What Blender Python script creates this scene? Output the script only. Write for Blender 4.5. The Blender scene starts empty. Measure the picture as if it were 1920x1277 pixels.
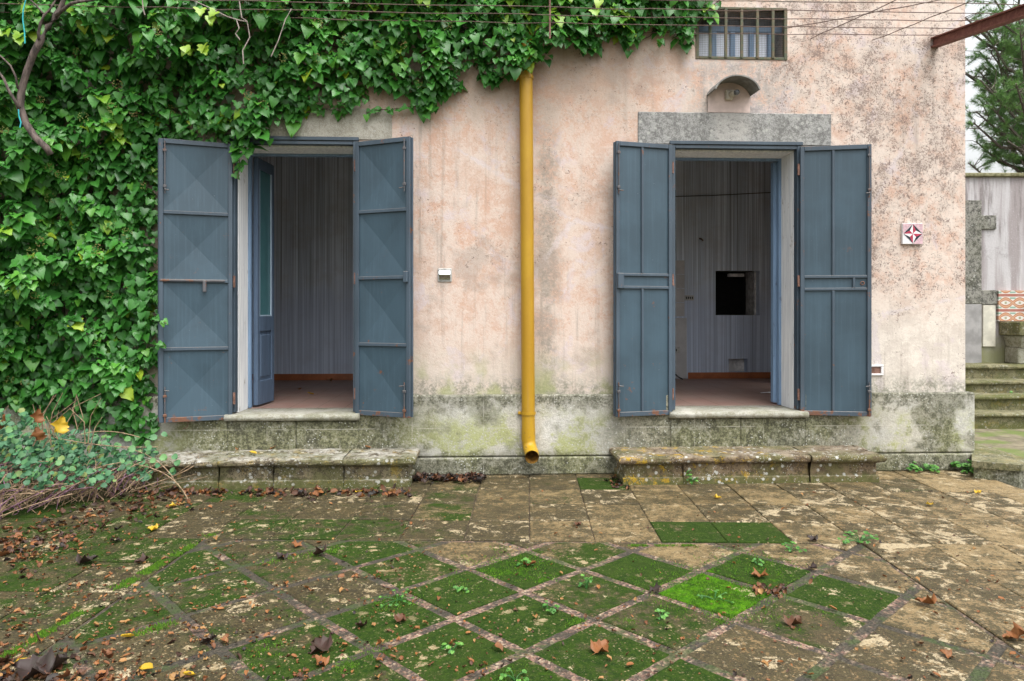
import bpy, math, random
import numpy as np

random.seed(7)
rng = np.random.default_rng(7)
R = math.radians
scene = bpy.context.scene
col = scene.collection

# ------------------------------------------------------------------ camera
D, H, F, YAW = 6.2, 1.40, 1320.0, R(2.5)      # distance to facade, eye height, focal length in photo pixels
cam_d = bpy.data.cameras.new('camera')
cam = bpy.data.objects.new('camera', cam_d)
col.objects.link(cam)
cam.location = (0, -D, H)
cam.rotation_euler = (R(90), 0, -YAW)
cam_d.sensor_width = 36
cam_d.lens = F / 1920 * 36
cam_d.shift_y = (590 - 638.5) / 1920
cam_d.clip_start, cam_d.clip_end = 0.05, 3000
scene.camera = cam

# ------------------------------------------------------------------ world, sun, exposure
SUN_EL, SUN_AZ = R(64), R(150)
w = bpy.data.worlds.new('World')
scene.world = w
w.use_nodes = True
nt = w.node_tree
nt.nodes.clear()
sky = nt.nodes.new('ShaderNodeTexSky')
sky.sky_type = 'NISHITA'
sky.sun_disc = False
sky.sun_elevation = SUN_EL
sky.sun_rotation = SUN_AZ
sky.air_density, sky.dust_density, sky.ozone_density = 1.6, 6.0, 1.0
hs = nt.nodes.new('ShaderNodeHueSaturation')
hs.inputs['Saturation'].default_value = 0.14          # overcast: nearly neutral cloud light
bg = nt.nodes.new('ShaderNodeBackground')
bg.inputs['Strength'].default_value = 0.15
ow = nt.nodes.new('ShaderNodeOutputWorld')
nt.links.new(sky.outputs[0], hs.inputs['Color'])
nt.links.new(hs.outputs[0], bg.inputs['Color'])
nt.links.new(bg.outputs[0], ow.inputs['Surface'])
sl = bpy.data.lights.new('sun', 'SUN')
sl.energy = 0.6
sl.angle = R(40)
sl.color = (1.0, 0.95, 0.88)
sun = bpy.data.objects.new('sun', sl)
col.objects.link(sun)
# towards the sun: front right of the facade
sun_dir = (math.sin(SUN_AZ) * math.cos(SUN_EL), math.cos(SUN_AZ) * math.cos(SUN_EL), math.sin(SUN_EL))
from mathutils import Vector
sun.rotation_euler = Vector(sun_dir).to_track_quat('Z', 'Y').to_euler()
scene.view_settings.view_transform = 'Standard'
scene.view_settings.look = 'None'
scene.view_settings.gamma = 1
scene.view_settings.use_curve_mapping = False
scene.view_settings.exposure = 1.12
scene.render.engine = 'CYCLES'

# ------------------------------------------------------------------ photo pixel -> place
CS, SN = math.cos(YAW), math.sin(YAW)
def ray(px, py):
    u, v = (px - 960) / F, (590 - py) / F
    return np.array((SN + u * CS, CS - u * SN, v))
def at(px, py, d=0.0):
    """point on the plane d metres in front of the facade (facade is y = 0)"""
    r = ray(px, py); t = (D - d) / r[1]
    return np.array((r[0] * t, -d, H + r[2] * t))
def gnd(px, py, z=0.0):
    r = ray(px, py); t = (z - H) / r[2]
    return np.array((r[0] * t, -D + r[1] * t, z))
def dep(px, py, f):
    r = ray(px, py)
    return np.array((r[0] * f, -D + r[1] * f, H + r[2] * f))
def proj(p):
    x, y, z = p[0], p[1] + D, p[2] - H
    rr, ff = x * CS - y * SN, x * SN + y * CS
    return 960 + F * rr / ff, 590 - F * z / ff

# ------------------------------------------------------------------ node helpers
class NT:
    def __init__(s, name):
        s.m = bpy.data.materials.new(name)
        s.m.use_nodes = True
        s.t = s.m.node_tree
        s.t.nodes.clear()
        s.out = s.t.nodes.new('ShaderNodeOutputMaterial')
        s.bsdf = s.t.nodes.new('ShaderNodeBsdfPrincipled')
        s.t.links.new(s.bsdf.outputs[0], s.out.inputs['Surface'])
        g = s.t.nodes.new('ShaderNodeNewGeometry')
        s.pos, s.nrm = g.outputs['Position'], g.outputs['Normal']
    def _in(s, sock, v):
        if v is None: return
        if isinstance(v, (int, float)): sock.default_value = v
        elif isinstance(v, (tuple, list)):
            sock.default_value = (*v, 1) if (len(v) == 3 and sock.type == 'RGBA') else v
        else: s.t.links.new(v, sock)
    def map(s, scale=(1, 1, 1), loc=(0, 0, 0), vec=None, rot=(0, 0, 0)):
        n = s.t.nodes.new('ShaderNodeMapping')
        n.inputs['Scale'].default_value = scale
        n.inputs['Location'].default_value = loc
        n.inputs['Rotation'].default_value = rot
        s._in(n.inputs['Vector'], vec if vec is not None else s.pos)
        return n.outputs[0]
    def noise(s, scale, detail=4, rough=.55, vec=None, dist=0, off=0):
        n = s.t.nodes.new('ShaderNodeTexNoise')
        n.inputs['Scale'].default_value = scale
        n.inputs['Detail'].default_value = detail
        n.inputs['Roughness'].default_value = rough
        n.inputs['Distortion'].default_value = dist
        v = vec if vec is not None else s.pos
        if off: v = s.map(loc=(off, off * .7, -off * 1.3), vec=v)
        s._in(n.inputs['Vector'], v)
        return n.outputs['Fac']
    def vor(s, scale, vec=None, feature='F1', out='Distance', rnd=1):
        n = s.t.nodes.new('ShaderNodeTexVoronoi')
        n.feature = feature
        n.inputs['Scale'].default_value = scale
        n.inputs['Randomness'].default_value = rnd
        s._in(n.inputs['Vector'], vec if vec is not None else s.pos)
        return n.outputs[out]
    def ramp(s, fac, stops, mode='LINEAR'):
        n = s.t.nodes.new('ShaderNodeValToRGB')
        n.color_ramp.interpolation = mode
        e = n.color_ramp.elements
        while len(e) < len(stops): e.new(.5)
        for q, (p, c) in zip(e, stops):
            q.position = p
            q.color = (c, c, c, 1) if isinstance(c, (int, float)) else (*c, 1)
        s._in(n.inputs[0], fac)
        return n.outputs[0]
    def step(s, fac, a, b):                # smooth 0..1 between a and b (a may exceed b)
        n = s.t.nodes.new('ShaderNodeMapRange')
        n.interpolation_type = 'SMOOTHSTEP'
        s._in(n.inputs['Value'], fac)
        lo, hi, o0, o1 = (a, b, 0, 1) if a < b else (b, a, 1, 0)
        n.inputs['From Min'].default_value = lo; n.inputs['From Max'].default_value = hi
        n.inputs['To Min'].default_value = o0; n.inputs['To Max'].default_value = o1
        return n.outputs[0]
    def mix(s, fac, a, b, mode='MIX'):
        n = s.t.nodes.new('ShaderNodeMix')
        n.data_type = 'RGBA'; n.blend_type = mode; n.clamp_factor = True
        s._in(n.inputs['Factor'], fac)
        s._in(n.inputs[6], a); s._in(n.inputs[7], b)
        return n.outputs[2]
    def math(s, op, a, b=None, c=None):
        n = s.t.nodes.new('ShaderNodeMath'); n.operation = op
        s._in(n.inputs[0], a); s._in(n.inputs[1], b)
        if c is not None: s._in(n.inputs[2], c)
        return n.outputs[0]
    def mul(s, *a):
        r = a[0]
        for b in a[1:]: r = s.math('MULTIPLY', r, b)
        return r
    def add(s, a, b): return s.math('ADD', a, b)
    def xyz(s, vec=None):
        n = s.t.nodes.new('ShaderNodeSeparateXYZ')
        s._in(n.inputs[0], vec if vec is not None else s.pos)
        return n.outputs
    def attr(s, name):
        n = s.t.nodes.new('ShaderNodeAttribute'); n.attribute_name = name
        return n.outputs['Fac']
    def objrand(s):
        return s.t.nodes.new('ShaderNodeObjectInfo').outputs['Random']
    def bump(s, h, strength=.3, dist=.01, prev=None):
        n = s.t.nodes.new('ShaderNodeBump')
        n.inputs['Strength'].default_value = strength
        n.inputs['Distance'].default_value = dist
        s._in(n.inputs['Height'], h)
        if prev is not None: s._in(n.inputs['Normal'], prev)
        return n.outputs[0]
    def done(s, color, rough=.7, normal=None, **kw):
        s._in(s.bsdf.inputs['Base Color'], color)
        s._in(s.bsdf.inputs['Roughness'], rough)
        if normal is not None: s._in(s.bsdf.inputs['Normal'], normal)
        for k, v in kw.items(): s._in(s.bsdf.inputs[k.replace('_', ' ')], v)
        return s.m

def simple(name, c, rough=.6, var=.25, scale=12, bump=.1, **kw):
    n = NT(name)
    f = n.noise(scale, 5, .6)
    cc = n.mix(n.step(f, .35, .7), tuple(x * (1 - var) for x in c), tuple(min(1, x * (1 + var)) for x in c))
    return n.done(cc, rough, n.bump(n.noise(scale * 5, 4), bump, .005), **kw)

M = {}
XP = at(990, 500)[0]                       # the drainpipe's place on the wall

# -- plaster of the facade
def mat_plaster():
    n = NT('peach_plaster')
    X, Y, Z = n.xyz()
    w1 = n.noise(1.3, 6, .62, dist=.4)
    w2 = n.noise(4.5, 8, .70, off=11)
    w3 = n.noise(14, 8, .72, off=17, dist=.3)
    fine = n.noise(48, 6, .75)
    streak = n.noise(1, 6, .6, vec=n.map((16, 16, .9)))
    mott = n.add(n.add(n.mul(w2, .50), n.mul(w3, .40)), n.mul(fine, .30))
    peach = n.mix(n.step(w1, .35, .65), (.575, .375, .285), (.56, .405, .325))
    c = n.mix(n.step(mott, .52, .66), peach, (.635, .53, .465))
    # raw pink grain where the wash has worn
    c = n.mix(n.mul(n.step(n.add(n.mul(w3, .7), n.mul(fine, .4)), .60, .68), .50), c, (.60, .385, .285))
    # paler towards the right and low down
    right = n.step(n.add(X, n.mul(n.add(w1, -.5), 2.2)), 1.0, 3.2)
    c = n.mix(n.mul(right, .72, n.step(n.add(n.mul(w2, .6), n.mul(w3, .4)), .36, .58)), c, (.69, .60, .53))
    low = n.step(n.add(Z, n.mul(n.add(w2, -.5), .9)), 1.35, .80)
    c = n.mix(n.mul(low, .8), c, (.58, .52, .455))
    lowr = n.mul(n.step(n.add(Z, n.mul(n.add(w2, -.5), .9)), 1.75, 1.15), n.step(X, 2.6, 3.4))
    c = n.mix(n.mul(lowr, .85), c, n.mix(n.step(n.add(n.mul(w2, .6), n.mul(w3, .4)), .42, .58), (.57, .52, .465), (.70, .65, .58)))
    # lavender repairs
    lav = n.mul(n.step(n.noise(2.6, 6, .65, off=31, dist=.8), .57, .63), n.step(w3, .3, .55))
    c = n.mix(n.mul(lav, .6), c, (.58, .50, .525))
    ck = n.vor(.55, vec=n.map((1, .0, 1), vec=n.pos, loc=(3.3, 0, 1.7)), feature='DISTANCE_TO_EDGE')
    ck = n.add(ck, n.mul(n.add(w3, -.5), .10))
    c = n.mix(n.mul(n.step(ck, .014, .003), n.step(w1, .45, .55), .5), c, (.62, .57, .60))
    # rain streaks
    st = n.mul(n.step(streak, .5, .72), n.step(n.noise(.8, 3, off=5), .38, .62))
    c = n.mix(n.mul(st, .60), c, (.27, .225, .19))
    # grey stain right of the pipe
    dx = n.math('ABSOLUTE', n.add(X, -(XP + .17)))
    pst = n.mul(n.step(n.add(dx, n.mul(n.add(w2, -.5), .30)), .17, .01), n.step(n.add(n.mul(fine, .5), n.mul(w3, .5)), .35, .6), n.step(Z, 3.6, 2.6))
    c = n.mix(n.mul(pst, .80), c, (.22, .205, .175))
    # shade below the ivy, painted into the plaster as brown
    top = n.mul(n.step(n.add(Z, n.mul(n.add(w2, -.5), .9)), 2.85, 3.6), n.step(X, 1.7, 1.0))
    c = n.mix(n.mul(top, .62), c, (.235, .175, .125))
    gp = n.mul(n.step(n.noise(1.9, 6, .65, off=41), .52, .64), n.step(X, 2.4, 1.2))
    c = n.mix(n.mul(gp, .5), c, (.34, .275, .235))
    wx = at(1390, 100)[0]
    dw = n.math('ABSOLUTE', n.add(X, -wx))
    bel = n.mul(n.step(n.add(dw, n.mul(n.add(streak, -.5), .8)), .72, .15), n.step(Z, 3.75, 3.6), n.step(Z, 2.95, 3.25))
    c = n.mix(n.mul(bel, .75, n.step(n.add(n.mul(fine, .5), n.mul(w3, .5)), .38, .58)), c, (.25, .245, .24))
    # mould specks, dense on the right
    sp = n.noise(44, 5, .68, dist=1.5)
    clus = n.add(n.mul(n.noise(2.4, 5, .65, off=3), .6), n.mul(n.noise(9, 4, .6, off=13), .4))
    dens = n.add(n.mul(n.step(X, 1.7, 3.2), .100), n.mul(n.add(clus, -.5), .75))
    hi = n.mul(n.step(n.add(Z, n.mul(n.add(w2, -.5), .8)), 1.1, 2.0), .100)
    spk = n.step(n.add(n.add(sp, dens), hi), .715, .80)
    c = n.mix(n.mul(spk, .80), c, n.mix(n.step(fine, .4, .6), (.11, .075, .065), (.20, .14, .12)))
    film = n.step(n.add(n.add(n.mul(w3, .6), n.mul(dens, 1.2)), hi), .47, .62)
    c = n.mix(n.mul(film, .36), c, (.34, .27, .235))
    sp2 = n.step(n.noise(120, 3, .6), .68, .75)
    c = n.mix(n.mul(sp2, .38), c, (.18, .13, .11))
    # light chips
    ch = n.step(n.noise(70, 4, .75, off=9), .63, .70)
    c = n.mix(n.mul(ch, .6), c, (.58, .50, .44))
    # band just above the plinth: grey, greenish, white bloom
    bz = n.step(n.add(Z, n.mul(n.add(w2, -.5), .25)), .90, .74)
    c = n.mix(n.mul(bz, n.step(n.add(n.mul(fine, .5), n.mul(w3, .5)), .42, .58), .85), c, (.20, .20, .155))
    gr = n.mul(n.step(n.noise(2.3, 5, off=21), .50, .60), n.step(Z, 1.15, .75), n.step(X, 2.2, 1.2))
    c = n.mix(n.mul(gr, .65), c, (.30, .325, .13))
    hgt = n.add(n.add(n.mul(w2, .4), n.mul(w3, .4)), n.add(n.mul(fine, .35), n.mul(spk, -.12)))
    return n.done(c, .9, n.bump(hgt, .6, .02))
M['plaster'] = mat_plaster()

def mat_plinth():
    n = NT('damp_plinth')
    X, Y, Z = n.xyz()
    w1 = n.noise(1.9, 5, .6, off=4)
    w2 = n.noise(6, 8, .7)
    w3 = n.noise(19, 8, .74, off=2)
    fine = n.noise(60, 6, .75)
    mid = n.add(n.mul(w3, .55), n.mul(fine, .5))
    c = n.mix(n.step(mid, .42, .62), (.40, .39, .35), (.60, .59, .55))
    c = n.mix(n.mul(n.step(w1, .45, .6), .5), c, (.46, .43, .34))
    gz = n.mul(n.step(n.add(n.mul(n.noise(1.7, 4, off=14), .75), n.mul(w3, .25)), .47, .545), n.step(n.add(Z, n.mul(n.add(w2, -.5), .6)), .66, .36))
    c = n.mix(n.mul(gz, .75, n.step(mid, .40, .56)), c, (.30, .33, .075))
    g2 = n.step(n.noise(2.7, 5, .65, off=24), .53, .63)
    c = n.mix(n.mul(g2, .55), c, (.21, .215, .155))
    def near(x, wd): return n.step(n.add(n.math('ABSOLUTE', n.add(X, -x)), n.mul(n.add(w2, -.5), .8)), wd, wd * .35)
    # black-green mould round the doors and along the ground
    xl, xr = at(560, 800)[0], at(1375, 800)[0]
    dark = n.math('MAXIMUM', near(xl, 1.5), near(xr, 1.6))
    dark = n.math('MAXIMUM', dark, n.step(n.add(Z, n.mul(n.add(w2, -.5), .22)), .24, .12))
    dark = n.math('MAXIMUM', dark, n.mul(near(at(1750, 800)[0], .26), .85))
    dark = n.math('MAXIMUM', dark, n.mul(n.step(n.add(Z, n.mul(n.add(w3, -.5), .5)), .52, .70), .85))
    dark = n.math('MAXIMUM', dark, n.mul(n.step(n.noise(2.2, 5, .6, off=44), .52, .62), .7))
    dk = n.mul(dark, n.step(n.add(mid, n.mul(w2, .15)), .54, .68))
    dk2 = n.mul(dark, n.step(n.add(mid, n.mul(w2, .15)), .36, .62))
    c = n.mix(n.mul(dk2, .80), c, (.135, .135, .07))
    c = n.mix(n.mul(dk, .93), c, (.050, .050, .032))
    wsp = n.step(n.add(n.vor(38), n.mul(fine, .15)), .34, .22)
    wm = n.step(n.noise(3.1, 4, off=7), .46, .56)
    c = n.mix(n.mul(wsp, wm, .8), c, (.52, .53, .49))
    # mortar joints between the blocks
    jx = n.math('ABSOLUTE', n.add(n.math('MODULO', n.add(X, 20.13), .62), -.31))
    c = n.mix(n.mul(n.step(jx, .005, .002), n.step(w2, .4, .6), .4), c, (.52, .50, .44))
    jz = n.math('ABSOLUTE', n.add(Z, -.41))
    c = n.mix(n.mul(n.step(jz, .005, .002), n.step(w1, .45, .55), .5), c, (.52, .50, .44))
    return n.done(c, .9, n.bump(n.add(n.mul(w3, .6), n.mul(fine, .5)), .7, .02))
M['plinth'] = mat_plinth()

def mat_stone(name, base, dark, lichen=.5, yellow=.2, green=.4, top_pale=.4, yel_x=None, pale=(.42, .395, .335), pale_x=None):
    n = NT(name)
    X, Y, Z = n.xyz()
    w1 = n.noise(2.4, 5, .6, off=3)
    w2 = n.noise(8, 8, .72)
    w3 = n.noise(26, 8, .74, off=6)
    fine = n.noise(85, 6, .78)
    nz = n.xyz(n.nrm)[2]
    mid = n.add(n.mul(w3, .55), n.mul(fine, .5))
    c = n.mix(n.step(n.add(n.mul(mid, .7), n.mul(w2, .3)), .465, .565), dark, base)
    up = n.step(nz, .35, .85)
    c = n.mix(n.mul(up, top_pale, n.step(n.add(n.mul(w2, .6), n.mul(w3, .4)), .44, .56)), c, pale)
    g = n.mul(n.step(n.add(n.mul(n.noise(3.3, 5, off=17), .6), n.mul(w3, .4)), .44, .58), green)
    g = n.math('MAXIMUM', g, n.mul(n.step(n.add(Z, n.mul(n.add(w3, -.5), .25)), .10, .02), .8 * min(1, green * 2)))
    c = n.mix(g, c, (.088, .098, .022))
    c = n.mix(n.mul(n.step(mid, .60, .70), .6), c, tuple(x * .4 for x in dark))
    if pale_x is not None:
        pd = n.add(n.math('ABSOLUTE', n.add(X, -pale_x)), n.mul(n.add(w2, -.5), .25))
        c = n.mix(n.mul(n.step(pd, .22, .10), n.step(mid, .36, .55), .8), c, (.50, .485, .46))
    if lichen:
        v = n.add(n.vor(19), n.mul(w3, .22))
        sp = n.mul(n.step(v, .42, .33), n.step(n.noise(4, 3, off=27), .48, .56))
        v2 = n.mul(n.step(n.add(n.vor(55), n.mul(fine, .15)), .33, .22), n.step(n.noise(5, 3, off=37), .45, .56))
        c = n.mix(n.mul(n.math('MAXIMUM', sp, v2), lichen, n.step(fine, .25, .5)), c, (.52, .525, .49))
    if yellow:
        ym = n.mul(n.step(n.add(n.mul(n.noise(9, 5, .7, off=47), .7), n.mul(fine, .3)), .54, .60), yellow)
        if yel_x is not None: ym = n.mul(ym, n.step(X, yel_x + 1.1, yel_x))
        c = n.mix(ym, c, (.40, .255, .012))
    return n.done(c, .9, n.bump(n.add(n.add(n.mul(w2, .3), n.mul(w3, .5)), n.mul(fine, .4)), .9, .02))
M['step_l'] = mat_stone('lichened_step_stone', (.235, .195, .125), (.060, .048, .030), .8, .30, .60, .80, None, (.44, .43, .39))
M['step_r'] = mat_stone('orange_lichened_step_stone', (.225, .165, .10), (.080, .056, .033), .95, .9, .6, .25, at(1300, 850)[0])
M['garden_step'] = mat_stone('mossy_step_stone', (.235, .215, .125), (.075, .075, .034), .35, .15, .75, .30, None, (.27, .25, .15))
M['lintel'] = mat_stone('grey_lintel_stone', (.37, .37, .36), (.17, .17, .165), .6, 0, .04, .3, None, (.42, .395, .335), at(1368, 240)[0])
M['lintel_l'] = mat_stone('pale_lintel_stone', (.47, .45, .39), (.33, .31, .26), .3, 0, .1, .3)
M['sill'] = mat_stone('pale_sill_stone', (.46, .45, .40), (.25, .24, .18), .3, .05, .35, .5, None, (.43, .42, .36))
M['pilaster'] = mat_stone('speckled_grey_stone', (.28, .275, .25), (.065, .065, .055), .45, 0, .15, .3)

def mat_garden_wall():
    n = NT('lilac_grey_plaster')
    X, Y, Z = n.xyz()
    w2 = n.noise(3, 7, .66)
    st = n.noise(1, 6, .6, vec=n.map((7, 7, .6)))
    fine = n.noise(40, 5, .7)
    c = n.mix(n.step(st, .4, .62), (.30, .27, .275), (.47, .46, .475))
    dm = n.mul(n.step(n.noise(1, 6, .65, vec=n.map((11, 11, 1.1)), off=6), .50, .64), n.step(n.add(Z, n.mul(n.add(w2, -.5), 1.4)), 2.0, 3.0))
    c = n.mix(n.mul(dm, .75), c, (.17, .15, .15))
    c = n.mix(n.mul(n.step(n.add(n.mul(w2, .5), n.mul(fine, .5)), .54, .62), .5), c, (.22, .20, .205))
    c = n.mix(n.mul(n.step(fine, .55, .7), .4), c, (.58, .57, .585))
    lo = n.mul(n.step(n.add(Z, n.mul(n.add(w2, -.5), .7)), 1.25, .85))
    c = n.mix(n.mul(lo, .8), c, (.20, .21, .075))
    return n.done(c, .9, n.bump(n.add(w2, n.mul(fine, .4)), .4, .02))
M['garden_wall'] = mat_garden_wall()

def mat_cap():
    n = NT('mossy_coping')
    f = n.noise(18, 6, .7)
    return n.done(n.mix(n.step(f, .4, .6), (.12, .115, .055), (.25, .24, .14)), .9, n.bump(f, .6, .02))
M['cap'] = mat_cap()

def mat_steel(name, base, rusty):
    n = NT(name)
    X, Y, Z = n.xyz()
    w1 = n.noise(2.2, 5, .6)
    fine = n.noise(70, 5, .7)
    st = n.noise(1, 4, .6, vec=n.map((45, 45, 1.2)))
    c = n.mix(n.step(w1, .35, .65), tuple(x * .86 for x in base), tuple(x * 1.12 for x in base))
    c = n.mix(n.mul(n.step(st, .45, .75), .22), c, tuple(min(1, x * 1.7 + .02) for x in base))
    up = n.step(n.xyz(n.nrm)[2], .3, .8)                       # ledges hold dust and rust
    c = n.mix(n.mul(up, .5), c, (.20, .17, .14))
    rn = n.add(n.noise(9, 6, .72, off=6), n.mul(fine, .25))
    rz = n.add(n.mul(n.step(Z, .66, .52), .12 * rusty), n.mul(n.step(Z, .575, .535), .035))
    ru = n.mul(n.step(n.add(n.add(rn, rz), .06 * rusty), .80, .86), n.step(Z, 2.9, .55) if rusty < .8 else 1.0)
    c = n.mix(n.mul(ru, .9), c, n.mix(fine, (.09, .035, .02), (.24, .10, .045)))
    wsp = n.step(n.noise(95, 2, .5, off=2), .76, .79)
    c = n.mix(n.mul(wsp, .5), c, (.4, .42, .45))
    return n.done(c, n.mix(w1, (.42,) * 3, (.58,) * 3), n.bump(n.add(n.mul(w1, .3), n.mul(fine, .2)), .15, .01))
M['steel'] = mat_steel('blue_grey_sheet_steel', (.038, .072, .100), .45)
M['steel_frame'] = mat_steel('blue_grey_angle_iron', (.050, .075, .102), .85)
M['bolt'] = mat_steel('rusting_blue_bolt', (.085, .085, .095), 2.2)

def mat_rust(name, a, b):
    n = NT(name)
    f = n.noise(30, 6, .7)
    return n.done(n.mix(n.step(f, .38, .62), a, b), .8, n.bump(f, .5, .006))
M['rust'] = mat_rust('rusty_iron', (.11, .055, .04), (.24, .13, .10))
M['rust_beam'] = mat_rust('red_brown_painted_steel', (.125, .040, .030), (.20, .075, .055))
M['rust_bar'] = mat_rust('green_painted_rusty_bar', (.135, .10, .06), (.075, .095, .06))
M['wire'] = mat_rust('rusty_wire', (.10, .06, .05), (.17, .12, .10))

def mat_wood(name, base, worn, amount=.5):
    n = NT(name)
    g = n.noise(1, 6, .65, vec=n.map((40, 40, 2.2)))
    f = n.noise(14, 6, .7, vec=n.map((1, 1, .4)))
    c = n.mix(n.step(g, .3, .7), tuple(x * .8 for x in base), tuple(min(.9, x * 1.12) for x in base))
    c = n.mix(n.mul(n.step(f, .60, .68), amount), c, worn)
    c = n.mix(n.mul(n.step(n.noise(1, 3, .6, vec=n.map((90, 90, 5))), .66, .72), .5), c, tuple(x * .35 for x in base))
    return n.done(c, .62, n.bump(n.add(g, n.mul(f, .4)), .3, .006))
M['white_wood'] = mat_wood('worn_white_paint', (.80, .82, .86), (.30, .26, .22), .7)
M['blue_wood'] = mat_wood('worn_blue_paint', (.16, .25, .38), (.08, .11, .17), .7)
M['pale_blue_wood'] = mat_wood('pale_blue_paint', (.36, .47, .58), (.15, .18, .22), .5)
M['blue_wood_shaded'] = mat_wood('shaded_blue_paint', (.075, .115, .18), (.035, .05, .08), .7)  # darker copy of the blue paint, the dim room's shade in its colour

def mat_pipe():
    n = NT('yellow_ochre_paint')
    Z = n.xyz()[2]
    f = n.noise(3, 5, .6, vec=n.map((1, 1, .4)))
    fine = n.noise(50, 4, .7)
    c = n.mix(n.step(f, .35, .68), (.375, .205, .008), (.44, .26, .010))
    c = n.mix(n.mul(n.step(n.noise(1, 4, .6, vec=n.map((30, 30, 1.0))), .6, .8), .5), c, (.34, .215, .07))
    ch = n.mul(n.step(n.noise(26, 5, .75, off=8), .60, .64), n.step(Z, .45, .28))
    c = n.mix(n.mul(ch, .85), c, (.10, .075, .06))
    return n.done(c, .48, n.bump(fine, .08, .004))
M['pipe'] = mat_pipe()
M['pipe_in'] = simple('stained_pipe_inside', (.24, .115, .012), .8, .5, 20)

def mat_wallpaper():
    n = NT('faded_striped_wallpaper')
    X, Y, Z = n.xyz()
    s1 = n.noise(1, 3, .8, vec=n.map((15, 0, .10)))
    s2 = n.noise(1, 2, .7, vec=n.map((42, 0, .2)), off=13)
    d = n.noise(3, 6, .65)
    k = n.add(n.mul(s1, .65), n.mul(s2, .45))
    c = n.ramp(k, [(.42, (.26, .31, .37)), (.50, (.64, .74, .86)), (.535, (.40, .46, .55)), (.60, (.78, .87, .98))])
    c = n.mix(n.mul(n.step(d, .45, .7), .30), c, (.40, .38, .37))
    # bluer towards the floor
    c = n.mix(n.mul(n.step(n.add(Z, n.mul(n.add(d, -.5), .6)), 1.95, 1.45), .45), c, (.42, .50, .70))
    return n.done(c, .9, n.bump(k, .15, .01))
M['wallpaper'] = mat_wallpaper()
M['patch_plaster'] = simple('grey_smooth_patch', (.52, .52, .53), .9, .12, 5)
M['room_plaster'] = simple('room_plaster', (.80, .80, .81), .9, .15, 3)
M['shade_fill'] = simple('black_shade_fill', (.008, .008, .008), .95, .4, 20)  # black painted in where deep gaps lie in shade
M['niche_plaster'] = simple('pale_niche_plaster', (.78, .76, .74), .9, .25, 14)
def mat_room_floor():
    n = NT('dusty_red_floor_tile')
    br = n.t.nodes.new('ShaderNodeTexBrick')
    br.offset = 0
    br.inputs['Scale'].default_value = 1
    br.inputs['Brick Width'].default_value = .25
    br.inputs['Row Height'].default_value = .25
    br.inputs['Mortar Size'].default_value = .006
    br.inputs['Color1'].default_value = (.235, .14, .115, 1)
    br.inputs['Color2'].default_value = (.21, .128, .105, 1)
    br.inputs['Mortar'].default_value = (.13, .08, .06, 1)
    n.t.links.new(n.pos, br.inputs['Vector'])
    d = n.noise(3.4, 7, .7)
    c = n.mix(n.mul(n.step(d, .40, .68), .6), br.outputs['Color'], (.25, .19, .16))
    c = n.mix(n.mul(n.step(n.noise(45, 3, .6), .68, .74), .7), c, (.09, .07, .055))
    return n.done(c, .5, n.bump(d, .15, .01))
M['room_floor'] = mat_room_floor()
M['skirting'] = simple('orange_brown_tile', (.36, .12, .045), .4, .2, 6)
M['door_glass'] = None
def mat_glass():
    n = NT('dusty_teal_glass')
    f = n.noise(6, 5)
    n.done(n.mix(f, (.04, .12, .14), (.07, .19, .21)), .12)
    n.bsdf.inputs['Specular IOR Level'].default_value = .6
    return n.m
M['door_glass'] = mat_glass()
def mat_winglass():
    n = NT('bluish_white_pane')
    f = n.noise(5, 5)
    return n.done(n.mix(f, (.62, .67, .80), (.80, .84, .92)), .25)
M['win_glass'] = mat_winglass()  # opaque bluish white, varied by noise
M['hood'] = simple('grey_cement_sheet', (.20, .20, .19), .85, .25, 14)
M['hood_plaster'] = simple('pink_niche_plaster', (.62, .50, .46), .9, .14, 7)
M['porcelain'] = simple('stained_porcelain', (.46, .42, .35), .45, .2, 30)
M['plate'] = simple('grey_plastic', (.44, .44, .42), .5, .2, 30)
M['chrome'] = simple('dull_chrome', (.62, .64, .67), .18, .1, 10, 0, Metallic=1.0)
M['black'] = simple('black_rubber', (.012, .012, .013), .5, .2, 30)
M['paper'] = simple('white_paper', (.72, .74, .78), .8, .06, 30)
M['bulb'] = simple('dusty_bulb_glass', (.12, .13, .14), .15, .2, 30)
M['tile_white'] = simple('white_glaze', (.74, .73, .74), .25, .05, 20, .02)
M['tile_pink'] = simple('pink_glaze', (.58, .40, .44), .25, .2, 50, .02)
M['tile_red'] = simple('crimson_glaze', (.40, .035, .075), .22, .2, 50, .02)
M['tile_navy'] = simple('navy_glaze', (.018, .022, .035), .22, .2, 50, .02)
M['teal_twine'] = simple('turquoise_twine', (.03, .42, .46), .6, .1, 30)

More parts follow.
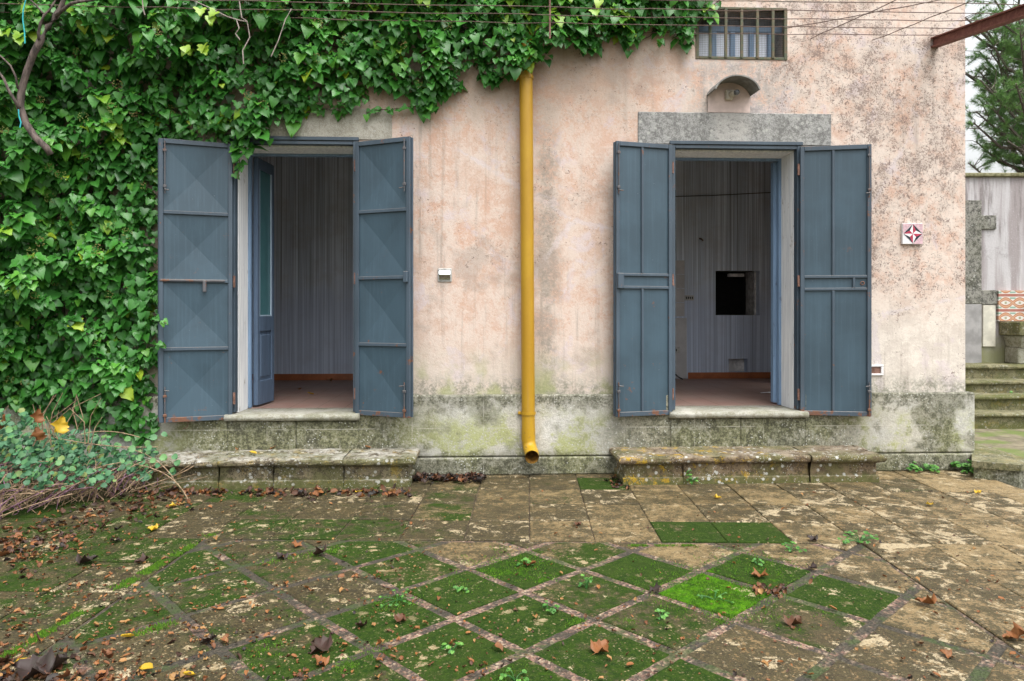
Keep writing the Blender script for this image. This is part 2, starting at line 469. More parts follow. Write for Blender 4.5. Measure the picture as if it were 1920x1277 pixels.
def mat_majolica():
    n = NT('patterned_majolica')
    tc = n.t.nodes.new('ShaderNodeTexCoord')
    X, Y, Z = n.xyz(tc.outputs['Object'])
    ph = n.mul(X, math.pi / .20)                    # one lobe each 20 cm tile
    s = n.math('SINE', ph)
    zz = n.math('MODULO', n.add(Z, 2.0), .215)      # two rows of tiles
    zc = n.add(zz, -.1075)
    a = n.math('ABSOLUTE', n.add(zc, n.mul(s, .056)))
    b = n.math('ABSOLUTE', n.add(zc, n.mul(s, -.056)))
    m = n.math('MINIMUM', a, b)
    c = n.mix(n.step(m, .026, .022), (.62, .61, .57), (.40, .15, .075))
    c = n.mix(n.step(m, .012, .008), c, (.50, .30, .18))
    g = n.math('ABSOLUTE', n.add(n.math('ABSOLUTE', zc), -.066))
    cs = n.math('ABSOLUTE', n.math('COSINE', ph))
    c = n.mix(n.mul(n.step(g, .014, .010), n.step(cs, .75, .85)), c, (.22, .34, .27))
    dot = n.mul(n.step(n.math('ABSOLUTE', zc), .020, .015), n.step(n.math('ABSOLUTE', s), .96, .98))
    c = n.mix(dot, c, (.30, .30, .20))
    edge = n.step(n.math('ABSOLUTE', zc), .086, .090)
    c = n.mix(edge, c, (.34, .13, .10))
    c = n.mix(n.mul(n.step(n.noise(12, 5, .7), .5, .7), .4), c, (.36, .33, .28))
    return n.done(c, .4)
M['majolica'] = mat_majolica()

# -- paving
def mat_paving():
    n = NT('mossy_worn_flagstone')
    m0, r = n.attr('moss'), n.attr('tint')
    m = n.add(m0, n.mul(n.add(n.noise(3.4, 5, .65, off=61), -.5), .75))
    X, Y, Z = n.xyz()
    cx = n.t.nodes.new('ShaderNodeCombineXYZ')              # every slab has its own stone
    n._in(cx.inputs[0], n.add(X, n.mul(r, 37.0))); n._in(cx.inputs[1], n.add(Y, n.mul(r, -23.0))); n._in(cx.inputs[2], n.mul(r, 11.0))
    sv_ = cx.outputs[0]
    w2 = n.noise(6.5, 8, .72, dist=.3)
    w3 = n.noise(27, 8, .76, vec=sv_)
    w4 = n.noise(70, 6, .75, vec=sv_)
    fine = n.noise(160, 4, .7)
    stone = n.mix(n.step(n.add(n.mul(w3, .5), n.mul(w4, .5)), .43, .57), (.17, .118, .052), (.40, .30, .16))
    stone = n.mix(n.mul(n.step(r, .0, 1.0), .35), stone, (.29, .185, .09))
    # grey-brown grime
    gk = n.add(n.add(n.mul(w2, .26), n.mul(w3, .38)), n.add(n.mul(w4, .44), n.mul(n.add(r, -.5), .07)))
    gk = n.add(n.add(gk, -.02), n.mul(m, .07))
    gk = n.add(gk, n.mul(n.step(X, 1.4, 3.4), -.020))      # the right hand side is barer
    gk = n.add(gk, n.mul(n.step(X, -.2, -1.2), .030))
    grime = n.step(gk, .470, .515)
    c = n.mix(n.mul(grime, .93), stone, n.mix(n.step(n.add(n.mul(w4, .6), n.mul(w3, .4)), .45, .56), (.011, .011, .005), (.056, .046, .017)))
    # green algae film
    ak = n.add(n.add(n.mul(w2, .32), n.mul(n.noise(15, 8, .74, off=19), .34)), n.add(n.mul(w4, .16), n.mul(m, .62)))
    algae = n.step(ak, .64, .76)
    c = n.mix(n.mul(algae, .92), c, n.mix(n.step(n.add(n.mul(w3, .5), n.mul(w4, .5)), .36, .66), (.008, .030, .004), (.038, .074, .008)))
    # live moss cushions
    mk = n.add(n.add(n.mul(w2, .36), n.mul(n.noise(21, 7, .76, off=23), .36)), n.mul(m, .62))
    live = n.step(mk, .89, 1.02)
    c = n.mix(n.mul(live, .95), c, n.mix(n.step(n.add(n.mul(w3, .5), n.mul(fine, .5)), .38, .62), (.022, .09, .003), (.090, .235, .004)))
    # bare scuffed patches; the extra ones on the right also paint in wet sheen
    bk = n.add(n.add(n.mul(n.noise(6.5, 8, .76, vec=sv_, dist=.5), .75), n.mul(w4, .25)), n.add(n.mul(m, -.06), n.mul(n.add(r, -.5), .05)))
    bare = n.mul(n.step(n.add(bk, n.add(n.mul(n.step(X, 1.0, 2.6), .020), n.mul(n.step(X, -.7, -1.3), n.step(Y, -2.0, -2.8), .022))), .556, .582), n.step(fine, .2, .5))
    c = n.mix(n.mul(bare, .88), c, n.mix(n.step(w4, .4, .6), (.36, .285, .17), (.52, .43, .28)))
    # small scuffs where the film has flaked off, thick on the left
    sv = n.add(n.vor(9, vec=n.map((1, 1, 0))), n.add(n.mul(w3, 1.1), n.mul(w4, .5)))
    sm = n.add(n.noise(2.6, 6, .68, off=51), n.mul(n.step(X, .6, -1.2), .055))
    sv2 = n.add(n.vor(42, vec=n.map((1, 1, 0))), n.add(n.mul(w4, 1.0), n.mul(w3, .6)))
    flake = n.math('MAXIMUM', n.mul(n.step(sv, 1.02, .95), n.step(sm, .50, .55)), n.mul(n.step(sv2, 1.0, .93), n.step(sm, .45, .54)))
    c = n.mix(n.mul(flake, .85, n.step(m, .95, .5)), c, n.mix(n.step(w4, .42, .58), (.27, .205, .11), (.47, .38, .235)))
    c = n.mix(n.mul(n.step(n.add(n.mul(fine, .45), n.mul(w4, .55)), .55, .61), .75), c, (.020, .017, .011))
    c = n.mix(n.mul(n.step(n.noise(120, 4, .7, off=33), .62, .68), .55), c, (.36, .29, .18))
    h = n.add(n.add(n.mul(w3, .5), n.mul(w4, .4)), n.add(n.mul(fine, .2), n.mul(live, .5)))
    rough = n.mix(n.step(w2, .35, .6), (.45,) * 3, (.75,) * 3)
    rough = n.mix(algae, rough, (.92,) * 3)
    n._in(n.bsdf.inputs['Specular IOR Level'], n.mix(algae, (.35,) * 3, (.10,) * 3))
    return n.done(c, rough, n.bump(h, .9, .012))
M['paving'] = mat_paving()

def mat_mortar():
    n = NT('terracotta_chip_mortar')
    v = n.t.nodes.new('ShaderNodeTexVoronoi')
    v.inputs['Scale'].default_value = 75
    n.t.links.new(n.pos, v.inputs['Vector'])
    k = n.xyz(v.outputs['Color'])[0]
    c = n.ramp(k, [(.0, (.05, .04, .033)), (.4, (.12, .078, .06)), (.62, (.21, .115, .082)), (.85, (.27, .19, .13)), (1, (.36, .28, .20))])
    d = n.add(n.add(n.noise(5, 8, .75), n.mul(n.step(n.xyz()[0], .1, -1.0), .10)), n.mul(n.step(n.xyz()[0], .7, 1.6), .05))
    c = n.mix(n.mul(n.step(d, .47, .58), .9), c, (.032, .030, .020))
    c = n.mix(n.mul(n.step(n.noise(5, 7, .74, off=9), .50, .60), .75), c, (.035, .060, .010))
    return n.done(c, .85, n.bump(n.mul(v.outputs['Distance'], 1), .8, .012))
M['mortar'] = mat_mortar()
M['joint_earth'] = simple('dark_joint_earth', (.075, .055, .036), .95, .6, 9, .4)
def mat_ground():
    n = NT('dark_earth')
    f = n.noise(4, 8, .7)
    c = n.mix(n.step(f, .35, .65), (.05, .042, .03), (.10, .095, .045))
    return n.done(c, .95, n.bump(n.noise(20, 6, .7), .6, .03))
M['ground'] = mat_ground()
def mat_landing():
    n = NT('mossy_landing')
    f = n.noise(5, 8, .7)
    g = n.noise(2, 5, .6, off=4)
    c = n.mix(n.step(f, .35, .65), (.10, .085, .055), (.23, .20, .13))
    c = n.mix(n.mul(n.step(g, .45, .58), .8), c, (.10, .15, .02))
    return n.done(c, .85, n.bump(f, .5, .02))
M['landing'] = mat_landing()

# -- plants
def mat_leaf(name, stops, rough=.38, trans=.18, scale=30):
    n = NT(name)
    t = n.attr('tint')
    c = n.ramp(t, stops)
    f = n.noise(scale, 4, .6)
    c = n.mix(n.mul(n.step(f, .4, .7), .35), c, n.mix(.5, c, (.02, .05, .02)))
    n.done(c, rough, n.bump(f, .2, .004))
    if trans:
        tr = n.t.nodes.new('ShaderNodeBsdfTranslucent')
        n._in(tr.inputs['Color'], c)
        mx = n.t.nodes.new('ShaderNodeMixShader')
        mx.inputs[0].default_value = trans
        n.t.links.new(n.bsdf.outputs[0], mx.inputs[1])
        n.t.links.new(tr.outputs[0], mx.inputs[2])
        n.t.links.new(mx.outputs[0], n.out.inputs['Surface'])
    return n.m
M['ivy'] = mat_leaf('glossy_ivy_leaf', [(0, (.022, .105, .016)), (.30, (.040, .185, .026)), (.65, (.070, .275, .036)), (.93, (.145, .39, .040)), (1, (.30, .44, .03))], .40, .26)
M['umbel'] = mat_leaf('ivy_flower_head', [(0, (.15, .20, .04)), (.6, (.25, .27, .07)), (1, (.28, .17, .07))], .7, 0)
M['bramble'] = mat_leaf('dull_round_leaf', [(0, (.022, .085, .035)), (.5, (.06, .19, .085)), (.85, (.12, .28, .08)), (1, (.20, .25, .06))], .55, .15)
M['weed'] = mat_leaf('fresh_weed_leaf', [(0, (.04, .16, .03)), (1, (.14, .34, .05))], .5, .2)
M['pine'] = mat_leaf('pine_needles', [(0, (.075, .18, .05)), (.6, (.16, .32, .09)), (1, (.25, .43, .12))], .55, .3)
M['dead'] = mat_leaf('dead_leaf', [(0, (.016, .010, .010)), (.3, (.050, .021, .014)), (.6, (.15, .052, .016)), (.9, (.28, .105, .026)), (1, (.34, .19, .065))], .62, .1)
M['yellow_leaf'] = mat_leaf('yellow_leaf', [(0, (.55, .33, .02)), (1, (.62, .42, .03))], .5, .25)
M['moss'] = mat_leaf('moss_cushion', [(0, (.03, .10, .004)), (.6, (.08, .20, .006)), (1, (.15, .31, .01))], .8, .1)
def mat_bark(name, a, b):
    n = NT(name)
    f = n.noise(1, 7, .7, vec=n.map((40, 40, 8)))
    return n.done(n.mix(n.step(f, .35, .65), a, b), .9, n.bump(f, .8, .01))
M['vine_bark'] = mat_bark('vine_bark', (.045, .034, .03), (.15, .115, .10))
M['ivy_stem'] = mat_bark('ivy_stem', (.06, .042, .03), (.13, .095, .07))
M['pine_bark'] = mat_bark('pine_bark', (.075, .06, .05), (.20, .17, .145))
M['dry_stem'] = mat_bark('dry_stem', (.16, .10, .06), (.40, .29, .18))
M['purple_stem'] = mat_bark('purple_stem', (.14, .06, .10), (.30, .17, .24))
M['pale_twig'] = mat_bark('pale_twig', (.22, .18, .16), (.40, .34, .31))

# ------------------------------------------------------------------ mesh helpers
class MB:
    def __init__(s): s.v, s.f, s.att = [], [], {}
    def add(s, vs, fs):
        o = len(s.v)
        s.v += [tuple(map(float, p)) for p in vs]
        s.f += [tuple(i + o for i in f) for f in fs]
        return o
    def quad(s, a, b, c, d): s.add((a, b, c, d), ((0, 1, 2, 3),))
    def poly(s, pts): s.add(pts, (tuple(range(len(pts))),))
    def box(s, a, b, fr=None, bev=0.0):
        """axis box from corner a to corner b; fr maps local to place"""
        (x0, y0, z0), (x1, y1, z1) = [(min(p, q)) for p, q in zip(a, b)], [(max(p, q)) for p, q in zip(a, b)]
        if bev <= 0:
            vs = [(x0, y0, z0), (x1, y0, z0), (x1, y1, z0), (x0, y1, z0), (x0, y0, z1), (x1, y0, z1), (x1, y1, z1), (x0, y1, z1)]
            fs = [(0, 3, 2, 1), (4, 5, 6, 7), (0, 1, 5, 4), (1, 2, 6, 5), (2, 3, 7, 6), (3, 0, 4, 7)]
        else:
            bev = min(bev, (x1 - x0) * .45, (y1 - y0) * .45, (z1 - z0) * .45)
            vs, fs, idx = [], [], {}
            for sx in (0, 1):
                for sy in (0, 1):
                    for sz in (0, 1):
                        for ax in range(3):
                            p = [x1 if sx else x0, y1 if sy else y0, z1 if sz else z0]
                            q = [x1 - bev if sx else x0 + bev, y1 - bev if sy else y0 + bev, z1 - bev if sz else z0 + bev]
                            for k in range(3):
                                if k != ax: p[k] = q[k]
                            idx[(sx, sy, sz, ax)] = len(vs); vs.append(tuple(p))
            def I(sx, sy, sz, ax): return idx[(sx, sy, sz, ax)]
            for ax in range(3):
                o = [k for k in range(3) if k != ax]
                for sd in (0, 1):
                    f = []
                    for (p, q) in ((0, 0), (1, 0), (1, 1), (0, 1)):
                        t = [0, 0, 0]; t[ax] = sd; t[o[0]] = p; t[o[1]] = q
                        f.append(I(*t, ax))
                    fs.append(tuple(f))
                for p in (0, 1):                   # edge faces run along ax
                    for q in (0, 1):
                        t0 = [0, 0, 0]; t0[o[0]] = p; t0[o[1]] = q
                        t1 = list(t0); t1[ax] = 1
                        fs.append((I(*t0, o[0]), I(*t1, o[0]), I(*t1, o[1]), I(*t0, o[1])))
            for sx in (0, 1):
                for sy in (0, 1):
                    for sz in (0, 1):
                        fs.append((I(sx, sy, sz, 0), I(sx, sy, sz, 1), I(sx, sy, sz, 2)))
        if fr: vs = [fr(p) for p in vs]
        s.add(vs, fs)
    def tube(s, pts, rad, n=8, cap=True):
        pts = [np.array(p, float) for p in pts]
        if not hasattr(rad, '__len__'): rad = [rad] * len(pts)
        up = np.array((.31, .17, .93)); rings = []
        for i, p in enumerate(pts):
            t = pts[min(i + 1, len(pts) - 1)] - pts[max(i - 1, 0)]
            t = t / (np.linalg.norm(t) + 1e-9)
            a = np.cross(t, up)
            if np.linalg.norm(a) < .1: a = np.cross(t, (1, 0, 0))
            a /= np.linalg.norm(a); b = np.cross(t, a)
            rings.append([p + rad[i] * (math.cos(q) * a + math.sin(q) * b) for q in np.linspace(0, 2 * math.pi, n, endpoint=False)])
        vs = [v for r in rings for v in r]; fs = []
        for i in range(len(pts) - 1):
            for k in range(n):
                fs.append((i * n + k, i * n + (k + 1) % n, (i + 1) * n + (k + 1) % n, (i + 1) * n + k))
        if cap:
            fs.append(tuple(range(n))[::-1]); fs.append(tuple(range((len(pts) - 1) * n, len(pts) * n)))
        s.add(vs, fs)
    def lathe(s, prof, c, ax, n=16):
        """prof: (radius, distance along ax) from c"""
        ax = np.array(ax, float); ax /= np.linalg.norm(ax)
        a = np.cross(ax, (0, 0, 1) if abs(ax[2]) < .9 else (1, 0, 0)); a /= np.linalg.norm(a); b = np.cross(ax, a)
        vs, fs = [], []
        for (r, h) in prof:
            for q in np.linspace(0, 2 * math.pi, n, endpoint=False):
                vs.append(np.array(c) + ax * h + r * (math.cos(q) * a + math.sin(q) * b))
        for i in range(len(prof) - 1):
            for k in range(n):
                fs.append((i * n + k, i * n + (k + 1) % n, (i + 1) * n + (k + 1) % n, (i + 1) * n + k))
        s.add(vs, fs)
    def build(s, name, mat, parent=None, origin=None, smooth=False, fix=True, attrs=None):
        me = bpy.data.meshes.new(name)
        v = np.array(s.v, float)
        if origin is None:
            origin = np.array(parent['_o']) if parent is not None else np.array((0., 0., 0.))
        origin = np.array(origin, float)
        me.from_pydata([tuple(p) for p in (v - origin)], [], s.f)
        if attrs:
            for k, (dom, vals) in attrs.items():
                a = me.attributes.new(k, 'FLOAT', dom)
                a.data.foreach_set('value', np.array(vals, dtype=np.float32))
        if fix:
            import bmesh
            bm = bmesh.new(); bm.from_mesh(me)
            bmesh.ops.recalc_face_normals(bm, faces=bm.faces)
            bm.to_mesh(me); bm.free()
        me.materials.append(mat)
        if smooth:
            me.polygons.foreach_set('use_smooth', [True] * len(me.polygons))
        o = bpy.data.objects.new(name, me)
        col.objects.link(o)
        po = np.array(parent['_o']) if parent is not None else np.zeros(3)
        if parent is not None: o.parent = parent
        o.location = tuple(origin - po)
        o['_o'] = tuple(origin)
        return o

def tag(o, label=None, cat=None, group=None, kind=None):
    for k, v in (('label', label), ('category', cat), ('group', group), ('kind', kind)):
        if v: o[k] = v
    return o
def thing(name, label, cat, loc=(0, 0, 0), group=None):
    o = bpy.data.objects.new(name, None)
    col.objects.link(o)
    o.empty_display_size = .1
    o.location = tuple(map(float, loc)); o['_o'] = tuple(map(float, loc))
    return tag(o, label, cat, group)

def leaves(name, tmpl, pos, N, T, size, tint, mat, parent=None, smooth=True, origin=None):
    """many leaf blades in one mesh; tmpl = list of (verts, tris)"""
    pos, N, T, size, tint = map(np.asarray, (pos, N, T, size, tint))
    N = N / np.linalg.norm(N, axis=1, keepdims=True)
    T = T - N * np.sum(T * N, axis=1, keepdims=True)
    T = T / (np.linalg.norm(T, axis=1, keepdims=True) + 1e-9)
    Rr = np.cross(T, N)
    pick = rng.integers(0, len(tmpl), len(pos))
    V, Fc, A, off = [], [], [], 0
    for k, (tv, tf) in enumerate(tmpl):
        ix = np.where(pick == k)[0]
        if not len(ix): continue
        tv = np.array(tv); tf = np.array(tf)
        sc = size[ix][:, None, None]
        vv = pos[ix][:, None, :] + sc * (tv[None, :, 0:1] * Rr[ix][:, None, :] + tv[None, :, 1:2] * T[ix][:, None, :] + tv[None, :, 2:3] * N[ix][:, None, :])
        V.append(vv.reshape(-1, 3))
        Fc.append((tf[None] + (np.arange(len(ix)) * len(tv))[:, None, None] + off).reshape(-1, 3))
        A.append(np.repeat(tint[ix], len(tv)))
        off += len(ix) * len(tv)
    V = np.concatenate(V); Fc = np.concatenate(Fc); A = np.concatenate(A)
    if origin is None: origin = np.array(parent['_o']) if parent is not None else np.zeros(3)
    V = V - np.array(origin)
    me = bpy.data.meshes.new(name)
    me.vertices.add(len(V)); me.vertices.foreach_set('co', V.astype(np.float32).ravel())
    me.loops.add(len(Fc) * 3); me.loops.foreach_set('vertex_index', Fc.astype(np.int32).ravel())
    me.polygons.add(len(Fc)); me.polygons.foreach_set('loop_start', np.arange(0, len(Fc) * 3, 3, dtype=np.int32))
    me.update(calc_edges=True)
    me.validate()
    if smooth: me.polygons.foreach_set('use_smooth', [True] * len(me.polygons))
    a = me.attributes.new('tint', 'FLOAT', 'POINT'); a.data.foreach_set('value', A.astype(np.float32))
    me.materials.append(mat)
    o = bpy.data.objects.new(name, me); col.objects.link(o)
    po = np.array(parent['_o']) if parent is not None else np.zeros(3)
    if parent is not None: o.parent = parent
    o.location = tuple(np.array(origin) - po); o['_o'] = tuple(np.array(origin))
    return o

def blade(half, mid, fold=.25, droop=.2, wave=0.0):
    """leaf from its right-hand outline (base to tip) and midrib stations"""
    def zf(x, y): return fold * abs(x) - droop * y * y + wave * math.sin(9 * y + 3 * abs(x)) * abs(x)
    n = len(half); vs = []
    for (x, y) in half: vs.append((x, y, zf(x, y)))
    for (x, y) in half: vs.append((-x, y, zf(x, y)))
    mv = []
    for y in mid: mv.append(len(vs)); vs.append((0, y, zf(0, y)))
    fs = []
    def strip(off, flip):
        j = 0
        for i in range(n - 1):
            while j < len(mid) - 1 and abs(mid[j + 1] - half[i][1]) < abs(mid[j] - half[i][1]):
                t = (mv[j], mv[j + 1], off + i); fs.append(t if not flip else t[::-1]); j += 1
            t = (mv[j], off + i + 1, off + i); fs.append(t if not flip else t[::-1])
        while j < len(mid) - 1:
            t = (mv[j], mv[j + 1], off + n - 1); fs.append(t if not flip else t[::-1]); j += 1
    strip(0, False); strip(n, True)
    fs = [f for f in fs if len(set(f)) == 3]
    return vs, fs
IVY = [blade([(0.02, .02), (.20, -.10), (.42, -.02), (.50, .16), (.38, .30), (.40, .44), (.24, .62), (.10, .84), (0, 1.0)], [.02, .3, .6, 1.0], .30, .22),
       blade([(0.02, .02), (.22, -.08), (.44, .02), (.47, .24), (.38, .46), (.22, .70), (.08, .90), (0, 1.0)], [.02, .3, .6, 1.0], .22, .32),
       blade([(0.02, .02), (.18, -.12), (.46, -.10), (.60, .10), (.42, .24), (.36, .34), (.40, .52), (.20, .62), (.09, .82), (0, .98)], [.02, .3, .6, .98], .34, .15)]
ROUND = [blade([(0.02, 0), (.28, .04), (.46, .28), (.44, .55), (.28, .80), (0, .92)], [0, .3, .6, .92], .25, .12),
         blade([(0.02, 0), (.24, .02), (.42, .30), (.36, .60), (.18, .85), (0, 1.0)], [0, .3, .6, 1.0], .15, .25)]
OVAL = [blade([(0.01, 0), (.14, .18), (.20, .45), (.13, .75), (0, 1.0)], [0, .33, .66, 1.0], .4, .25)]

def inpoly(x, y, P):
    c = False; j = len(P) - 1
    for i in range(len(P)):
        xi, yi = P[i]; xj, yj = P[j]
        if (yi > y) != (yj > y) and x < (xj - xi) * (y - yi) / (yj - yi + 1e-12) + xi: c = not c
        j = i
    return c
def edge_dist(x, y, P):
    d = 1e9
    for i in range(len(P) - 1):
        a, b = np.array(P[i]), np.array(P[i + 1]); p = np.array((x, y))
        t = max(0, min(1, np.dot(p - a, b - a) / (np.dot(b - a, b - a) + 1e-9)))
        d = min(d, np.linalg.norm(p - a - t * (b - a)))
    return d
def clip(poly, p, nrm):
    """keep the side of line p where dot(q-p, nrm) >= 0"""
    out = []
    for i in range(len(poly)):
        a, b = poly[i - 1], poly[i]
        da, db = (a[0] - p[0]) * nrm[0] + (a[1] - p[1]) * nrm[1], (b[0] - p[0]) * nrm[0] + (b[1] - p[1]) * nrm[1]
        if (da >= 0) != (db >= 0):
            t = da / (da - db); out.append((a[0] + t * (b[0] - a[0]), a[1] + t * (b[1] - a[1])))
        if db >= 0: out.append(b)
    return out

# ------------------------------------------------------------------ GROUND AND TERRACE
g = MB()
g.quad((-600, -600, -.32), (600, -600, -.32), (600, 600, -.32), (-600, 600, -.32))
tag(g.build('ground', M['ground']), kind='structure')

FA = -YAW - R(1.3)                                   # the paving runs a little askew to the wall
e1 = np.array((math.cos(FA), math.sin(FA))); e2 = np.array((-math.sin(FA), math.cos(FA)))
O = gnd(993, 1013.7)[:2]
CP, RP, DP = .407, .427, .450
def fl(i, j): return O + e1 * i + e2 * j             # floor metres -> place
eA, eB = gnd(1812, 881)[:2], gnd(1920, 918)[:2]      # outer edge of the terrace
en = np.array((eB[1] - eA[1], eA[0] - eB[0])); en /= np.linalg.norm(en)
if np.dot(np.array((0, -4)) - eA, en) < 0: en = -en
MOSS = {(1340, 1113): .98, (985, 1065): .84, (1205, 1067): .70, (1425, 1065): .80, (1100, 1113): .52, (1240, 1160): .48,
        (880, 1110): .70, (740, 1158): .70, (975, 1160): .70, (1110, 1215): .56, (850, 1215): .60, (970, 1262): .74, (1290, 1262): .72,
        (1580, 1115): .66, (1480, 1160): .40, (1410, 1215): .18, (1300, 1040): .02, (1090, 1035): .50, (900, 1035): .05, (770, 1065): .55,
        (640, 1105): .36, (1640, 1070): .06, (1490, 1038): .12, (1600, 1210): .0, (560, 1225): .58, (660, 1260): .62, (1750, 1170): .0,
        (1292, 997): .66, (1412, 997): .62, (1172, 997): .05, (1055, 995): .05, (1050, 915): .48, (1140, 905): .55, (1230, 925): .28,
        (1180, 960): .06, (1340, 962): .0, (1460, 965): .0, (1060, 960): .08, (960, 925): .28, (850, 925): .40, (930, 960): .20,
        (1600, 930): .05, (1700, 905): .35, (600, 955): .30, (480, 955): .40, (700, 925): .34, (450, 1160): .38, (330, 1215): .30}
mcent = [(gnd(*k)[:2], v) for k, v in MOSS.items()]
T = MB(); tm, tt = [], []
def put_tile(poly, wob=True):
    poly = clip(poly, eA, en)
    if len(poly) < 3: return
    P = np.array(poly); c = P.mean(0)
    if 0.5 * sum(P[i - 1][0] * P[i][1] - P[i][0] * P[i - 1][1] for i in range(len(P))) < 0: P = P[::-1]
    if abs(0.5 * sum(P[i - 1][0] * P[i][1] - P[i][0] * P[i - 1][1] for i in range(len(P)))) < .004: return
    m = None
    for q, v in mcent:
        if np.linalg.norm(q - c) < .17: m = v
    if m is None:
        px, py = proj((c[0], c[1], 0))
        m = .40 if px < 900 else .18
        if px > 1500: m = .03
        m = max(0, m + rng.normal(0, .10))
    Q = []
    for i in range(len(P)):
        a, b = P[i], P[(i + 1) % len(P)]; L = np.linalg.norm(b - a); k = max(1, int(L / .05)); nn = np.array((-(b - a)[1], (b - a)[0])) / (L + 1e-9)
        for q in range(k): Q.append(a + (b - a) * q / k + nn * (abs(rng.normal(0, .0032 if wob else .0012)) if q else .0))
    P = np.array(Q)
    t = rng.random(); dz = rng.normal(0, .0018); tx, ty = rng.normal(0, .004, 2)
    n = len(P)
    ins = [c + (p - c) * (1 - .007 / (np.linalg.norm(p - c) + 1e-6)) for p in P]
    vs = [(*p, -.02) for p in P] + [(*p, -.004 + dz) for p in P] + [(*p, dz + tx * (p - c)[0] + ty * (p - c)[1]) for p in ins]
    fs = [tuple(range(2 * n, 3 * n))]
    for i in range(n):
        k = (i + 1) % n
        fs += [(i, k, n + k, n + i), (n + i, n + k, 2 * n + k, 2 * n + i)]
    T.add(vs, fs)
    tm.extend([m] * (3 * n)); tt.extend([t] * (3 * n))
def rect(i0, i1, j0, j1, g, h):
    return [tuple(fl(i0 + g, j0 + h)), tuple(fl(i1 - g, j0 + h)), tuple(fl(i1 - g, j1 - h)), tuple(fl(i0 + g, j1 - h))]
LB, RB = -5, 5                                       # the diagonal field lies between these columns
for i in range(-16, 22):
    for j in range(-13, 6):
        if j < 0 and LB <= i < RB: continue
        put_tile(rect(i * CP, (i + 1) * CP, j * RP, (j + 1) * RP, .0022, .005), False)
N0 = gnd(1221, 1111.6)[:2]
d1 = (e1 + e2) / math.sqrt(2); d2 = (e1 - e2) / math.sqrt(2)
hg = .024
for a in range(-14, 14):
    for b in range(-14, 14):
        p = N0 + d1 * a * DP + d2 * b * DP
        q = [p + d1 * hg + d2 * hg, p + d1 * (DP - hg) + d2 * hg, p + d1 * (DP - hg) + d2 * (DP - hg), p + d1 * hg + d2 * (DP - hg)]
        poly = [tuple(x) for x in q]
        poly = clip(poly, fl(LB * CP + .02, 0), e1); 
        if len(poly) > 2: poly = clip(poly, fl(RB * CP - .02, 0), -e1)
        if len(poly) > 2: poly = clip(poly, fl(0, -.022), -e2)
        if len(poly) > 2: poly = clip(poly, fl(0, -5.0), e2)
        if len(poly) > 2: put_tile(poly)
ter = T.build('terrace', M['paving'], attrs={'moss': ('POINT', tm), 'tint': ('POINT', tt)})
tag(ter, kind='structure')
def sheet(name, bp, z, mat):
    nb = len(bp); bed = MB()
    bed.add([(*p, z) for p in bp] + [(*p, -.33) for p in bp], [tuple(range(nb))] + [(i, (i + 1) % nb, nb + (i + 1) % nb, nb + i) for i in range(nb)])
    tag(bed.build(name, mat), kind='structure')
bp = [tuple(fl(-16 * CP, -13 * RP)), tuple(fl(22 * CP, -13 * RP)), tuple(fl(22 * CP, 6 * RP)), tuple(fl(-16 * CP, 6 * RP))]
bp = clip(bp, eA, en)
sheet('terrace_bed', bp, -.009, M['joint_earth'])
sheet('terrace_joints', [tuple(fl(LB * CP + .006, -5)), tuple(fl(RB * CP - .006, -5)), tuple(fl(RB * CP - .006, -.006)), tuple(fl(LB * CP + .006, -.006))], -.0055, M['mortar'])

# ------------------------------------------------------------------ HOUSE
house = thing('farmhouse', 'peach plastered old farmhouse with two open doors and grey stone plinth', 'house', (0, 0, 0))
def X(px, d=0): return at(px, 590, d)[0]
XL0, XL1 = X(438), X(667)
XR0, XR1 = X(1261), X(1497)
ZS, ZT = .545, 2.90
XC = X(1810)
wz0, wz1 = at(1390, 112)[2], at(1390, 14)[2]
WX0, WX1 = X(1304), X(1476)
def wall_holes(mb, xs0, xs1, z0, z1, holes, y0, y1):
    xs = sorted({xs0, xs1, *[h[0] for h in holes], *[h[1] for h in holes]})
    zs = sorted({z0, z1, *[h[2] for h in holes], *[h[3] for h in holes]})
    def solid(i, j):
        if i < 0 or j < 0 or i >= len(xs) - 1 or j >= len(zs) - 1: return False
        cx, cz = (xs[i] + xs[i + 1]) / 2, (zs[j] + zs[j + 1]) / 2
        return not any(h[0] < cx < h[1] and h[2] < cz < h[3] for h in holes)
    for i in range(len(xs) - 1):
        for j in range(len(zs) - 1):
            if not solid(i, j): continue
            a, b, c, d = xs[i], xs[i + 1], zs[j], zs[j + 1]
            mb.quad((a, y0, c), (b, y0, c), (b, y0, d), (a, y0, d))
            mb.quad((a, y1, c), (a, y1, d), (b, y1, d), (b, y1, c))
            if not solid(i - 1, j): mb.quad((a, y0, c), (a, y0, d), (a, y1, d), (a, y1, c))
            if not solid(i + 1, j): mb.quad((b, y0, c), (b, y1, c), (b, y1, d), (b, y0, d))
            if not solid(i, j - 1): mb.quad((a, y0, c), (a, y1, c), (b, y1, c), (b, y0, c))
            if not solid(i, j + 1): mb.quad((a, y0, d), (b, y0, d), (b, y1, d), (a, y1, d))
fw = MB()
WT = .42
wall_holes(fw, -6.2, XC, 0, 6.6, [(XL0, XL1, ZS - .06, ZT), (XR0, XR1, ZS - .06, ZT), (WX0, WX1, wz0, wz1)], 0, WT)
fw.box((XC - WT, WT, 0), (XC, .9, 6.6)); fw.box((XC - WT, 2.1, 0), (XC, 5.2, 6.6)); fw.box((XC - WT, .9, 0), (XC, 2.1, 1.3)); fw.box((XC - WT, .9, 2.6), (XC, 2.1, 6.6))  # leaves an unseen opening, added to let daylight into the right room
